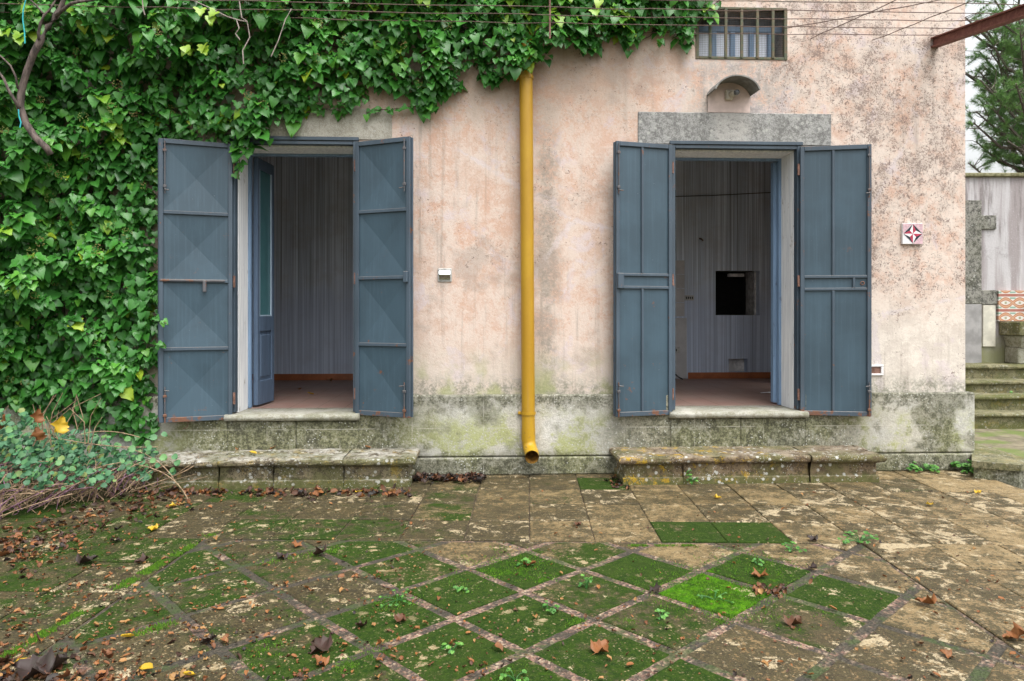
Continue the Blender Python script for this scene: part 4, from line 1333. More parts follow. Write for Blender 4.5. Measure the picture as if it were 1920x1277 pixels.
GW = 10.05
ga, gb = camxy(4.2, GW), camxy(12, GW)
gd = (gb - ga) / np.linalg.norm(gb - ga); gn = np.array((-gd[1], gd[0]))
def gfr(p):                                       # x along the wall, y away from it (towards the camera = negative)
    b = ga + gd * p[0] + gn * p[1]; return (b[0], b[1], p[2])
def gx(px): return (px - 960) / F * GW - 4.2
def gz(py): return H + (590 - py) / F * GW
gwall = thing('garden_wall', 'lilac grey rendered garden wall with mossy coping behind the steps', 'wall', (*ga, 0))
q = MB(); q.box((-1.5, 0, 0), (8, .3, gz(332)), gfr); q.build('wall', M['garden_wall'], gwall)
q = MB(); q.box((-1.5, -.05, gz(332) + .001), (8, .35, gz(325)), gfr, .01); q.build('coping', M['cap'], gwall)
q = MB()
q.box((gx(1800), -.035, gz(570)), (gx(1838), .01, gz(376)), gfr, .006)
q.box((gx(1838.5), -.030, gz(430)), (gx(1866), .01, gz(404)), gfr, .006)
q.box((gx(1838.5), -.030, gz(571)), (gx(1868), .01, gz(544)), gfr, .006)
q.build('stone_quoin', M['pilaster'], gwall)
q = MB(); q.box((gx(1800), -.034, .7), (gx(1838), .01, gz(570.5)), gfr, .006); q.build('grey_pier', simple('grey_pier_plaster', (.29, .285, .285), .9, .2, 6), gwall)
q = MB(); q.box((gx(1841), -.025, gz(650)), (gx(1865), .01, gz(572)), gfr, .006); q.build('pale_slab', simple('cream_slab', (.58, .56, .48), .8, .15, 8), gwall)

fo = thing('wall_fountain', 'stone wall fountain with patterned orange tile back above the steps', 'fountain', gfr((gx(1940), -.2, .716)))
q = MB()
q.box((gx(1868), -.05, gz(602)), (gx(1868) + .80, .005, gz(545)), gfr)
tb = q.build('tile_back', M['majolica'], fo, origin=gfr((gx(1868), -.05, gz(602) + .002)))
q = MB()
xa, xb_ = gx(1872), gx(1872) + .75
q.box((xa, -.42, gz(628)), (xb_, -.001, gz(603)), gfr, .012)
q.build('basin', M['garden_step'], fo)
q = MB()
v_ = [gfr(p) for p in ((xa + .06, -.38, gz(629)), (xa + .30, -.38, gz(629)), (xa + .30, -.01, gz(629)), (xa + .06, -.01, gz(629)), (xa + .10, -.30, gz(650)), (xa + .24, -.30, gz(650)), (xa + .24, -.01, gz(650)), (xa + .10, -.01, gz(650)))]
q.add(v_, [(0, 1, 2, 3), (4, 7, 6, 5), (0, 4, 5, 1), (1, 5, 6, 2), (2, 6, 7, 3), (3, 7, 4, 0)])
q.box((xa + .08, -.28, .717), (xa + .26, -.01, gz(650.5)), gfr, .01)
q.build('pedestal', M['sill'], fo)
q = MB(); q.box((xa + .50, -.28, .717), (xa + .68, -.01, gz(629)), gfr, .01); q.build('pedestal', M['sill'], fo)
q = MB(); tz = gz(572)
q.tube([gfr((gx(1918), -.05, tz)), gfr((gx(1918), -.14, tz)), gfr((gx(1918), -.16, tz - .05))], .014, 8); q.tube([gfr((gx(1914), -.10, tz + .03)), gfr((gx(1922), -.10, tz + .03))], .008, 6)
q.build('tap', M['rust'], fo)

# ------------------------------------------------------------------ PINE TREE
def pine():
    f0 = 15.0
    base = camxy(12.6, f0 + .5)
    t = thing('pine_tree', 'tall green pine rising behind the garden wall', 'tree', (*base, -.3))
    tr = MB()
    b3 = np.array((*base, -.3))
    trunk = [b3, b3 + (-.1, .1, 2.2), b3 + (-.35, .1, 4.5), b3 + (-.2, 0, 7), b3 + (.1, 0, 10)]
    tr.tube(trunk, [.24, .21, .17, .11, .03], 10)
    pos, N, Tt, sz, ti = [], [], [], [], []
    rr = np.random.default_rng(21)
    def px_target(px, py, f): return dep(px, py, f)
    ends = [(1905, 20, 14.2), (1830, 35, 14.6), (1868, 95, 14.8), (1838, 150, 14.0), (1895, 140, 14.3), (1862, 205, 14.2), (1910, 215, 14.8), (1825, 230, 14.4), (1890, 265, 14.1), (1815, 305, 15.0), (1850, 285, 15.2),
            (1960, 60, 14.0), (1990, 180, 14.2), (2050, 110, 14.6), (1950, 270, 14.5), (1780, 120, 15.4), (1790, 40, 15.2), (1930, -60, 14.6), (1850, -60, 15), (2080, 250, 15.0), (2120, 20, 15.2), (1990, -80, 14.8), (1915, 300, 14.6), (1875, 45, 15.5),
            (1835, 95, 15.6), (1900, 80, 15.4), (1850, 130, 15.6), (1880, 180, 15.6), (1840, 190, 15.5), (1915, 170, 14.0), (1870, 240, 15.4), (1830, 265, 15.6)]
    ends = ends + [(a + rr.normal(0, 22), b + rr.normal(0, 26), c + rr.normal(0, .4)) for a, b, c in ends if b < 250]
    br = MB()
    for (px, py, f) in ends:
        e = px_target(px, py, f)
        zb = min(max(e[2] - rr.uniform(.1, 1.2), 1.5), 9.5)
        k = min(max((zb + .3) / 10.3, .02), .98)
        seg = k * 4; i = int(seg); s0 = trunk[i] + (trunk[min(i + 1, 4)] - trunk[i]) * (seg - i)
        m1 = s0 + (e - s0) * .35 + rr.normal(0, .12, 3); m2 = s0 + (e - s0) * .7 + rr.normal(0, .14, 3) + (0, 0, -.12)
        br.tube([s0, m1, m2, e], [.065, .045, .03, .012], 6)
        for j in range(24):
            u = rr.uniform(.3, 1.0)
            p = (m1 + (m2 - m1) * (u - .3) / .35) if u < .65 else (m2 + (e - m2) * (u - .65) / .35)
            dv = rr.normal(0, 1, 3); dv[2] = abs(dv[2]) * .6 + .1; dv /= np.linalg.norm(dv)
            L = rr.uniform(.2, .5); tip = p + dv * L
            br.tube([p, p + dv * L * .5 + rr.normal(0, .03, 3), tip], [.010, .007, .004], 4, cap=False)
            if rr.random() < .22: continue
            dens = 4
            for q_ in range(dens):
                c = p + (tip - p) * (.45 + .55 * (q_ + 1) / dens)
                shade = rr.uniform(.2, .95)
                for nn in range(40):
                    a = rr.normal(0, 1, 3); a /= np.linalg.norm(a)
                    dr = dv * .9 + a; dr /= np.linalg.norm(dr)
                    pos.append(c); Tt.append(dr + (0, 0, -.05)); N.append(np.cross(dr, rr.normal(0, 1, 3)) + 1e-4); sz.append(rr.uniform(.09, .16)); ti.append(min(1, max(0, shade + rr.normal(0, .12))))
    tr.build('trunk', M['pine_bark'], t, smooth=True)
    br.build('branches', M['pine_bark'], t, fix=False)
    needle = [([(-.020, 0, 0), (.020, 0, 0), (0, 1, 0)], [(0, 1, 2)])]
    leaves('crown', needle, pos, N, Tt, sz, ti, M['pine'], t, smooth=False)
pine()

# ------------------------------------------------------------------ PERGOLA FRAME
SL = .16
pz0 = at(1752, 80)[2]; pxb = at(1752, 80)[0]
perg = thing('pergola_frame', 'rusty steel pergola beam and wires fixed above the doors', 'pergola', (pxb, 0, pz0))
q = MB()
def bfr(p):
    s = p[1]; return (pxb + p[0], -s, pz0 - SL * s + p[2])
q.box((-.035, -.04, -.045), (.035, 3.2, -.033), bfr); q.box((-.035, -.04, .033), (.035, 3.2, .045), bfr); q.box((-.012, -.04, -.0325), (.012, 3.2, .0325), bfr)
q.build('beam', M['rust_beam'], perg)
q = MB()
q.box((-8.75, -.04, -.045), (-8.68, 3.2, .045), bfr); q.build('beam', M['rust_beam'], perg)
def wire_line(a, b, sag, n=26, r=.0035):
    pts = []
    for i in range(n + 1):
        t = i / n; p = a + (b - a) * t
        pts.append(p + np.array((0, rng.normal(0, .004), -sag * 4 * t * (1 - t) + rng.normal(0, .004))))
    m = MB(); m.tube(pts, r, 5); m.build('wire', M['wire'], perg, fix=False)
for s_ in (.06, .32, .57, .80, 1.06):
    z = pz0 - SL * s_ + .05
    wire_line(np.array((-4.9, -s_, z)), np.array((pxb, -s_, z)), .02)
for (pxw, pyw) in ((1520, 73), (1635, 75)):
    a = at(pxw, pyw); b = a + np.array((.05, -2.4, -SL * 2.4)); wire_line(a, b, .01, 12)
a = at(1285, 40); wire_line(np.array((X(1440), -.3, pz0 - .02)), np.array((X(1640), -1.15, pz0 - .10)), .01, 10)
q = MB(); rp0 = at(1031, 72, .45); q.tube([rp0, rp0 + (0, 0, 1.2)], .008, 6); q.build('rod', M['rust'], perg)

# ------------------------------------------------------------------ IVY
IVP = [(1352, -20), (1352, 12), (1318, 30), (1288, 78), (1262, 60), (1232, 92), (1210, 62), (1186, 108), (1160, 70), (1128, 82), (1095, 108), (1076, 78), (1052, 82), (1032, 112), (985, 122), (946, 148),
       (910, 152), (895, 120), (872, 142), (868, 162), (838, 182), (822, 205), (798, 218), (776, 192), (748, 172), (716, 160), (690, 186), (640, 212), (612, 196), (575, 212), (540, 218), (520, 236), (506, 262),
       (470, 272), (446, 284), (432, 262), (400, 268), (360, 264), (318, 260), (303, 275), (299, 330), (300, 420), (296, 500), (312, 600), (305, 660), (292, 700), (278, 745), (298, 795), (268, 828), (215, 812),
       (150, 800), (60, 770), (-40, 750), (-420, 760), (-420, -330), (1330, -330)]
ivy = thing('ivy', 'dense glossy green ivy covering the left wall and hanging over the doors', 'ivy', (at(130, 860)[0], -.1, 0))
xs_ = [p[0] for p in IVP]; ys_ = [p[1] for p in IVP]
EDGE = IVP[:53]
pos, N, Tt, sz, ti = [], [], [], [], []
um_p, um_s = [], []
ri = np.random.default_rng(5)
def lump(px, py):                                   # slow lumps in the mass
    return np.clip(.5 + .62 * math.sin(px / 41 + 1.3 * math.sin(py / 37)) * math.sin(py / 39 + 1.1 * math.sin(px / 51 + .8)), 0, 1)
# leaves close to the wall, tinted darker to paint the shade of the hollows
cnt = 0
while cnt < 9600:
    px, py = ri.uniform(-330, 1356), ri.uniform(-230, 832)
    if not inpoly(px, py, IVP): continue
    ed = edge_dist(px, py, EDGE)
    d = .03 + min(.16, ed / 260) * ri.random() + .04
    p = at(px, py, d)
    pos.append(p); n_ = np.array((ri.normal(0, .35), -1, ri.normal(.55, .35))); N.append(n_)
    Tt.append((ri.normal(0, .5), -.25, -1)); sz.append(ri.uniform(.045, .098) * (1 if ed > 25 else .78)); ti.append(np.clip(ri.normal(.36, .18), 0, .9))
    cnt += 1
# flowering sprigs standing out from the wall
ns = 0; centres = []
tries = 0
while ns < 860 and tries < 60000:
    tries += 1
    px, py = ri.uniform(-330, 1340), ri.uniform(-220, 805)
    if not inpoly(px, py, IVP): continue
    ed = edge_dist(px, py, EDGE)
    if ed < 14: continue
    if any((px - a) ** 2 + (py - b) ** 2 < 23 ** 2 for a, b in centres): continue
    centres.append((px, py)); ns += 1
    lm = lump(px, py)
    dmax = min(.60, .10 + ed / 210 * .5) if px < 560 else min(.46, .08 + ed / 170 * .45)
    d = dmax * (.26 + .74 * lm)
    if 935 < px < 1065 and py < 112: d = max(d, .20 + .12 * lm)
    # leave dark hollows
    if (380 < px < 560 and 55 < py < 105) or (330 < px < 400 and 230 < py < 260): d *= .35
    c = at(px, py, d)
    A = np.array((ri.normal(0, .38), -1.0, ri.normal(.55, .35))); A /= np.linalg.norm(A)
    k = int(ri.integers(12, 21)); fresh = ri.normal(0, .15) + (.16 if py < 30 and px > 640 else 0)
    ph0 = ri.uniform(0, 6.28)
    a1 = np.cross(A, (0, 0, 1)); a1 /= np.linalg.norm(a1); a2 = np.cross(a1, A)
    for i in range(k):
        ph = ph0 + i * 2.39996; lay = i / k
        rad = a1 * math.cos(ph) + a2 * math.sin(ph)
        el = .25 + .9 * lay                           # young leaves near the axis, older ones splayed
        dr = A * (1.05 - el * .75) + rad * el + np.array((0, 0, -.55))
        base = c - A * (.02 + .11 * lay) + rad * (.015 + .055 * lay)
        nn = A * .60 + np.array((0, -.25, .58)) + rad * .42 + ri.normal(0, .26, 3)
        pos.append(base); N.append(nn); Tt.append(dr); sz.append((.052 + .098 * ri.random() ** 1.3) * (.62 + .42 * lay))
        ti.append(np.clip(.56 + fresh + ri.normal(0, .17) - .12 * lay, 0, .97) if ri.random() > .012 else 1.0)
    if ri.random() < .24 and ed > 30 and px < 900: um_p.append(c + A * .03); um_s.append(ri.uniform(.028, .044))
# bright young leaves here and there
for (px, py, d) in ((20, 55, .6), (390, 22, .7), (350, 88, .62), (372, 84, .62), (1120, 5, .5), (40, 62, .6), (400, 28, .7)):
    for k in range(2):
        pos.append(at(px + ri.normal(0, 8), py + ri.normal(0, 6), d)); N.append((ri.normal(0, .3), -1, .6)); Tt.append((ri.normal(0, .5), -.3, -.9)); sz.append(.085); ti.append(ri.uniform(.97, 1.0))
# trailing runners over the left lintel and shutter
runs = [[(540, 222, .05), (565, 213, .05), (600, 205, .05), (640, 208, .05)], [(686, 212, .05), (705, 206, .06), (735, 205, .06), (770, 200, .06), (790, 190, .07)], [(446, 280, .06), (450, 310, .07), (445, 335, .07)], [(292, 600, .2), (312, 606, .32)], [(298, 640, .2), (308, 650, .3)]]
st = MB()
for rn_ in runs:
    P3 = [at(*p) for p in rn_]; st.tube(P3, .004, 5)
    for a, b in zip(P3[:-1], P3[1:]):
        for k in range(5):
            p = a + (b - a) * ri.random()
            pos.append(p + ri.normal(0, .012, 3)); N.append((ri.normal(0, .3), -1, ri.normal(.4, .3))); Tt.append((ri.normal(0, .8), -.1, -.6)); sz.append(ri.uniform(.035, .07)); ti.append(ri.uniform(.35, .8))
leaves('foliage', IVY, pos, N, Tt, sz, ti, M['ivy'], ivy)
# stems creeping on the wall
for k in range(60):
    px, py = ri.uniform(-250, 300), ri.uniform(500, 800)
    if k > 30: px, py = ri.uniform(300, 1250), ri.uniform(-40, 110)
    pts = []
    for i in range(7):
        pts.append(at(px, py, .02 + .02 * ri.random())); px += ri.normal(10 if k > 30 else 0, 22); py += ri.normal(-10 if k > 30 else -42, 16)
    if all(inpoly(*proj(p), IVP) for p in pts[:5]): st.tube(pts, ri.uniform(.004, .012), 5)
st.build('stems', M['ivy_stem'], ivy, fix=False)
# flower heads: small balls of buds
bp_, bn, bt, bs, bti = [], [], [], [], []
octa = [([(0, 0, .5), (.5, 0, 0), (0, .5, 0), (-.5, 0, 0), (0, -.5, 0), (0, 0, -.5)], [(0, 1, 2), (0, 2, 3), (0, 3, 4), (0, 4, 1), (5, 2, 1), (5, 3, 2), (5, 4, 3), (5, 1, 4)])]
for c, s_ in zip(um_p, um_s):
    tb_ = ri.uniform(0, 1)
    for k in range(26):
        v = ri.normal(0, 1, 3); v /= np.linalg.norm(v)
        bp_.append(c + v * s_); bn.append(v); bt.append(ri.normal(0, 1, 3)); bs.append(.011); bti.append(np.clip(tb_ + ri.normal(0, .15), 0, 1))
leaves('flower_heads', octa, bp_, bn, bt, bs, bti, M['umbel'], ivy)

# ------------------------------------------------------------------ GRAPEVINE
vine = thing('grapevine', 'bare brown grapevine trunk twisting up in front of the ivy', 'vine', at(90, 282, .55))
def zpath(pts, d): return [at(x / 3, y / 3, d + .02 * math.sin(x / 30)) for x, y in pts]
q = MB()
q.tube(zpath([(285, 870), (260, 830), (200, 775), (145, 695), (112, 600), (118, 540), (128, 480), (155, 390), (190, 300), (232, 220), (272, 150), (310, 95), (340, 50), (362, -10), (380, -90)], .66), [.024, .025, .026, .027, .028, .027, .026, .025, .025, .026, .025, .024, .019, .016, .014], 9)
q.build('trunk', M['vine_bark'], vine, smooth=True)
for path, r_ in (([(222, 225), (216, 185), (228, 130), (248, 85), (278, 58), (300, 20), (330, -30)], .012), ([(315, 90), (360, 50), (400, 20), (450, 8), (520, 0), (600, -30)], .014), ([(108, 610), (80, 560), (50, 510), (20, 440), (-20, 390)], .013),
                 ([(100, 500), (88, 430), (60, 370), (0, 312), (-40, 290)], .008), ([(240, 75), (200, 25), (160, -10)], .007)):
    q = MB(); q.tube(zpath(path, .68), [r_ * (1 - .35 * i / len(path)) for i in range(len(path))], 7); q.build('branch', M['vine_bark'], vine, smooth=True)
for path in ([(1345, 0), (1360, 100), (1390, 120), (1405, 210), (1365, 285), (1370, 360)], [(1060, -10), (1180, 45), (1280, 95), (1350, 115), (1390, 122)], [(1640, 50), (1605, 110), (1565, 230), (1525, 318)], [(800, -10), (805, 50), (815, 85)], [(1330, 110), (1345, 160), (1325, 190), (1350, 225)]):
    q = MB(); q.tube(zpath(path, .60), .0045, 5); q.build('twig', M['pale_twig'], vine)
for (lab, pts) in (('short turquoise twine hanging from the vine at the top left corner', [(145, -5), (130, 60), (128, 110), (138, 180), (140, 245)]), ('knotted turquoise twine tied round the lower vine trunk', [(104, 615), (106, 650), (118, 690), (112, 718)])):
    q = MB(); P3 = zpath(pts, .72); q.tube(P3, .0045, 5); tag(q.build('twine', M['teal_twine'], origin=P3[0]), lab, 'twine')

# ------------------------------------------------------------------ BRAMBLE MOUND
br_o = gnd(120, 960)
bram = thing('creeper_shrub', 'low tangled creeper with dull round leaves and purple stems left of the step', 'shrub', br_o)
rb_ = np.random.default_rng(9)
def mound_h(px, f):
    """height of the mound above the terrace for a photo column and a depth"""
    tt_ = np.clip((px + 60) / 360, 0, 1)
    front = 4.55 + .95 * tt_; back = 6.0
    if f < front or f > back: return 0
    k = (f - front) / (back - front)
    return (.82 - .52 * tt_) * (.82 + .18 * math.sin(px / 23 + f * 9)) * math.sin(math.pi * min(1, .15 + k * .75)) ** .8
pos, N, Tt, sz, ti = [], [], [], [], []
n_ = 0
while n_ < 3300:
    px, f = rb_.uniform(-420, 292), rb_.uniform(4.5, 6.0)
    h = mound_h(px, f)
    if h < .05: continue
    xy = camxy((px - 960) / F * f, f)
    z = h * (1 - .45 * rb_.random() ** 2)
    if z < .16 and rb_.random() < .45: continue
    pos.append((xy[0], xy[1], z)); N.append((rb_.normal(0, .5), -.7 + rb_.normal(0, .4), .8)); Tt.append((rb_.normal(0, 1), rb_.normal(-.4, .6), -.2))
    sz.append(rb_.uniform(.026, .062)); ti.append(np.clip(rb_.normal(.42, .3), 0, 1)); n_ += 1
for (px, py, f) in ((330, 863, 5.5), (310, 860, 5.5), (272, 843, 5.5), (252, 855, 5.5), (285, 880, 5.5), (300, 820, 5.7), (228, 842, 5.6)):
    for k in range(3):
        pos.append(dep(px + rb_.normal(0, 12), py + rb_.normal(0, 10), f)); N.append((rb_.normal(0, .3), -.9, .6)); Tt.append((rb_.normal(0, 1), 0, -.3)); sz.append(rb_.uniform(.05, .065)); ti.append(rb_.uniform(.4, .85))
leaves('foliage', ROUND, pos, N, Tt, sz, ti, M['bramble'], bram)
sa, sb = MB(), MB()
for k in range(340):
    px = rb_.uniform(-200, 300); tt_ = np.clip((px + 60) / 360, 0, 1); f0 = 4.62 + .93 * tt_ + abs(rb_.normal(0, .18))
    a = np.array((*camxy((px - 960) / F * f0, f0), rb_.uniform(0, .05)))
    hgt = (.30 - .12 * tt_) * rb_.uniform(.3, 1.1)
    dx, dy = rb_.normal(-.03, .22), rb_.uniform(.05, .4)
    b = a + (dx, dy, hgt); m = (a + b) / 2 + (rb_.normal(0, .12), -.08, .07 + rb_.normal(0, .07))
    pts = [(1 - t) ** 2 * a + 2 * t * (1 - t) * m + t * t * b for t in np.linspace(0, 1, 7)]
    (sb if rb_.random() < .22 else sa).tube(pts, rb_.uniform(.0016, .0042), 4, cap=False)
for (p0, p1, p2) in (((330, 905, 5.45), (300, 850, 5.5), (225, 838, 5.6)), ((352, 935, 5.3), (325, 880, 5.4), (250, 870, 5.5)), ((262, 820, 5.6), (200, 800, 5.5), (150, 815, 5.4)), ((296, 838, 5.6), (200, 842, 5.4), (100, 820, 5.2))):
    a, m, b = dep(*p0), dep(*p1), dep(*p2)
    sa.tube([(1 - t) ** 2 * a + 2 * t * (1 - t) * m + t * t * b for t in np.linspace(0, 1, 9)], .0035, 5)
for k in range(16):                                  # bare upright stalks
    a = dep(rb_.uniform(0, 170), rb_.uniform(800, 850), 5.2); sa.tube([a, a + (rb_.normal(.02, .06), 0, rb_.uniform(.1, .2)), a + (rb_.normal(.05, .1), 0, rb_.uniform(.22, .34))], [.004, .003, .002], 5)
sa.build('dry_stems', M['dry_stem'], bram, fix=False)
sb.build('purple_stems', M['purple_stem'], bram, fix=False)

# ------------------------------------------------------------------ FALLEN LEAVES
LOBED = blade([(.02, 0), (.26, -.10), (.42, .06), (.34, .20), (.56, .38), (.40, .48), (.34, .60), (.24, .62), (.14, .84), (0, 1.0)], [0, .25, .5, .75, 1.0], .75, -.25, .55)
CURL = blade([(.01, 0), (.20, .15), (.28, .42), (.20, .72), (0, 1.0)], [0, .25, .5, .75, 1.0], .8, -.35, .1)
CUP = blade([(.01, 0), (.25, .12), (.36, .40), (.25, .75), (0, 1.0)], [0, .25, .5, .75, 1.0], .9, .3, .3)
def leaf_proto(name, tmpl, tint, mat, stalk=True):
    vs, fs = tmpl
    me = bpy.data.meshes.new(name)
    z0 = min(v[2] for v in vs)
    vs = [(x, y - .45, z - z0) for x, y, z in vs]; fs = list(fs)
    if stalk:
        o_ = len(vs); vs += [(-.015, -.45, -z0), (.015, -.45, -z0), (.03, -.75, .02), (.06, -.95, .06)]; fs += [(o_, o_ + 1, o_ + 2), (o_, o_ + 2, o_ + 3)]
    me.from_pydata(vs, [], fs)
    a = me.attributes.new('tint', 'FLOAT', 'POINT'); a.data.foreach_set('value', np.full(len(vs), tint, dtype=np.float32))
    me.polygons.foreach_set('use_smooth', [True] * len(me.polygons))
    me.materials.append(mat); return me
rl = np.random.default_rng(31)
P_or = [leaf_proto('small_leaf', t, v, M['dead'], s) for t, v, s in ((CURL, .78, False), (CURL, .92, True), (CUP, .68, False), (CURL, .55, False), (CUP, .85, True), (CUP, .97, False))]
P_br = [leaf_proto('broad_leaf', LOBED, v, M['dead']) for v in (.10, .25, .45, .75)]
P_ye = [leaf_proto('yellow_leaf', t, .6, M['yellow_leaf']) for t in (CURL, LOBED)]
def drop(name, me, p, size, label, group, tilt=.25, rz=None):
    o = bpy.data.objects.new(name, me); col.objects.link(o)
    o.location = tuple(map(float, p)); o.scale = (size,) * 3
    o.rotation_euler = (rl.normal(0, tilt), rl.normal(0, tilt), rl.uniform(0, 6.28) if rz is None else rz)
    return tag(o, label, 'leaf', group)
def density(px, py):
    a = max(0, 1 - (px - 60) / 950) ** 1.1
    b = (py - 900) / 377
    cl = .5 + .5 * math.sin(px / 47 + 2 * math.sin(py / 29)) * math.sin(py / 23 + 1.5 * math.sin(px / 61))
    return (a * (.25 + .75 * b) + .09) * (.25 + 1.3 * cl ** 2)
n_ = 0
while n_ < 235:
    px, py = rl.uniform(0, 1920), rl.uniform(915, 1277)
    if rl.random() > density(px, py): continue
    if py < 960 and px < 300: continue
    p = gnd(px, py, .004)
    drop('fallen_leaf', P_or[int(rl.integers(0, 6))], p, rl.uniform(.016, .036) * (1.35 if rl.random() < .3 else 1), 'small curled orange brown leaf lying on the mossy paving', 'small dead leaves scattered on the paving', .16); n_ += 1
for (px, py, k, s_, lab) in ((165, 1055, 0, .15, 'large dark wet lobed leaf flat on pale paving at left'), (265, 1054, 1, .10, 'dark lobed leaf beside the bright moss line at left'), (600, 1040, 1, .13, 'purple brown broad leaf beside black curled ones'), (525, 1046, 0, .10, 'black curled wet leaf near the middle left paving'),
                             (555, 1024, 3, .09, 'peach coloured dry leaf standing among the black leaves'), (603, 1216, 1, .15, 'large purple brown leaf on green tile near the bottom'), (393, 1204, 0, .10, 'small black twisted leaf on a dark joint'), (598, 1243, 3, .09, 'orange lobed leaf just below the big purple leaf'),
                             (215, 1016, 0, .09, 'long black rolled leaf near the creeper'), (675, 1175, 1, .08, 'brown bent leaf on the dark green tile'), (750, 1162, 2, .09, 'red brown folded leaf right of the bent brown one'), (1230, 1108, 0, .09, 'black crumpled leaf at a joint left of the brightest moss tile'),
                             (1128, 1218, 3, .12, 'dry brown leaf with long stalk on the green tile at bottom'), (995, 1060, 3, .10, 'orange leaf with stalk on the bright moss tile'), (1425, 1083, 3, .12, 'peach curled leaf on the mossy tile behind the brightest one'), (1492, 1170, 2, .12, 'red brown crumpled leaf on the grey green tile at right'),
                             (1736, 1133, 3, .13, 'pink brown pointed leaf on bare pale paving at right'), (1905, 1197, 3, .13, 'pale pink curled leaf near the right border'), (1522, 1012, 0, .09, 'black curled leaf at the edge of the plain tiles'), (1525, 1066, 0, .08, 'black leaf on the corner of a diagonal tile'),
                             (1772, 1228, 3, .07, 'bright orange upright leaf low on the right'), (1085, 984, 2, .07, 'red brown leaf on the straight tan tiles'), (60, 1262, 0, .2, 'large black wet leaf in the bottom left corner heap'), (110, 1250, 0, .16, 'dark violet leaf on top of the bottom left heap'), (700, 910, 3, .08, 'orange brown leaf leaning on the left step')):
    drop('broad_leaf', P_br[k], gnd(px, py, .006), s_ * .68, lab, None, .2)
for (px, py, s_, k, lab) in ((45, 1245, .07, 0, 'long yellow leaf at the bottom left'), (240, 1196, .06, 0, 'small yellow leaf on dark paving at lower left'), (278, 1256, .07, 0, 'yellow leaf pair member on the bottom edge at left'), (355, 1268, .055, 0, 'bright yellow oval leaf on the bottom edge'), (1346, 934, .05, 1, 'bright yellow leaf in front of the right step'),
                             (1743, 947, .05, 1, 'bright yellow leaf on the tan paving at far right'), (324, 950, .06, 1, 'yellow leaf at the foot of the creeper'), (286, 993, .06, 1, 'orange yellow leaf on dark paving near the creeper'), (674, 924, .05, 1, 'pale yellow leaf before the left step'), (1835, 924, .05, 1, 'faded yellow leaf near the terrace edge')):
    drop('yellow_leaf', P_ye[k], gnd(px, py, .006), s_, lab, None, .2)
p = gnd(475, 851, .25); drop('yellow_leaf', P_ye[0], p, .07, 'yellow leaf lying on the left stone step', None, .1, 1.4)
for (px, py, lab) in ((445, 838, 'rusty leaf by the wall on the left step'), (512, 838, 'orange leaf left of the weed on the left step'), (690, 837, 'small brown leaf at the right end of the left step')):
    drop('fallen_leaf', P_or[1], gnd(px, py + 3, .25), .06, lab, None, .1)
p = dep(110, 797, 5.1); drop('yellow_leaf', leaf_proto('yellow_lobed_leaf', LOBED, .8, M['yellow_leaf']), p, .12, 'big yellow lobed leaf caught on the creeper', None, .1, 0).rotation_euler = (R(70), .3, .9)
for (px, py, lab) in ((12, 790, 'orange dry leaf caught on the creeper at the picture edge'), (66, 780, 'rust coloured dry leaf hanging in the creeper'), (68, 815, 'yellow brown dry leaf below the rust coloured one')):
    drop('broad_leaf', P_br[3], dep(px, py, 5.1), .10, lab, None).rotation_euler = (R(75), .2, rl.uniform(0, 6))
# inside the rooms
drop('yellow_leaf', P_ye[0], dep(583, 740, 1320 * (H - ZS - .01) / 150), .08, 'yellowish leaf on the red floor inside the left door', None, .05)
drop('fallen_leaf', P_or[1], dep(563, 731, 1320 * (H - ZS - .01) / 141), .08, 'brown leaf deep inside the left doorway', None, .05)
drop('fallen_leaf', P_or[5], dep(619, 717, 1320 * (H - ZS - .01) / 127), .10, 'pale dead leaf by the skirting inside the left door', None, .05)
pp = dep(1439, 737, 1320 * (H - ZS - .008) / 147)
q = MB(); q.add([pp + np.array(v) for v in ((-.07, 0, 0), (.0, -.02, .006), (.07, -.01, .002), (.075, .05, .012), (.0, .045, .004), (-.06, .05, .0))], [(0, 1, 4, 5), (1, 2, 3, 4)])
tag(q.build('paper_scrap', M['paper'], origin=pp), 'white paper scrap on the red floor inside the right door', 'paper')
q = MB()
cb = [dep(1256, 692, 9.2), dep(1264, 700, 9.1), dep(1272, 707, 9.0), dep(1280, 711, 9.0)]
q.tube(cb, .009, 7); tag(q.build('cable', M['black'], origin=cb[0]), 'black cable end on the floor by the wall inside the right door', 'cable')
for (px, py, w_, h_, lab, n4) in ((1293, 558.5, .062, .034, 'wide four way switch plate on the striped wall inside right door', 4), (1268, 656.5, .042, .042, 'small square socket low on the wall beside the right door leaf', 1)):
    p = dep(px, py, 9.36); p[1] = YB - .0125 if n4 == 1 else YB - .002
    sw = thing('switch_plate', lab, 'switch', p)
    q = MB(); q.box(p + (-w_, -.010, -h_), p + (w_, .0, h_), bev=.004); q.build('plate', M['plate'], sw)
    for k in range(n4):
        xx = (k - (n4 - 1) / 2) * .026; q = MB(); q.box(p + (xx - .008, -.015, -.016), p + (xx + .008, -.0105, .016), bev=.002); q.build('button', M['black'], sw)
hx = dep(1313, 447, 9.36); q = MB(); q.tube([(hx[0], YB - .001, hx[2]), (hx[0] + .01, YB - .05, hx[2] - .01), (hx[0] + .03, YB - .06, hx[2] - .035)], .010, 7)
tag(q.build('wall_hook', M['rust'], origin=(hx[0], YB, hx[2])), 'rusty hook stub on the dark striped wall inside the right door', 'hook')
cz_ = dep(1360, 365, 9.36)[2]; q = MB(); a = dep(1200, 371, 9.35); b = dep(1475, 358, 9.35)
q.tube([(a[0], YB - .02, a[2]), ((a[0] + b[0]) / 2, YB - .02, (a[2] + b[2]) / 2 - .01), (b[0], YB - .02, b[2])], .006, 5)
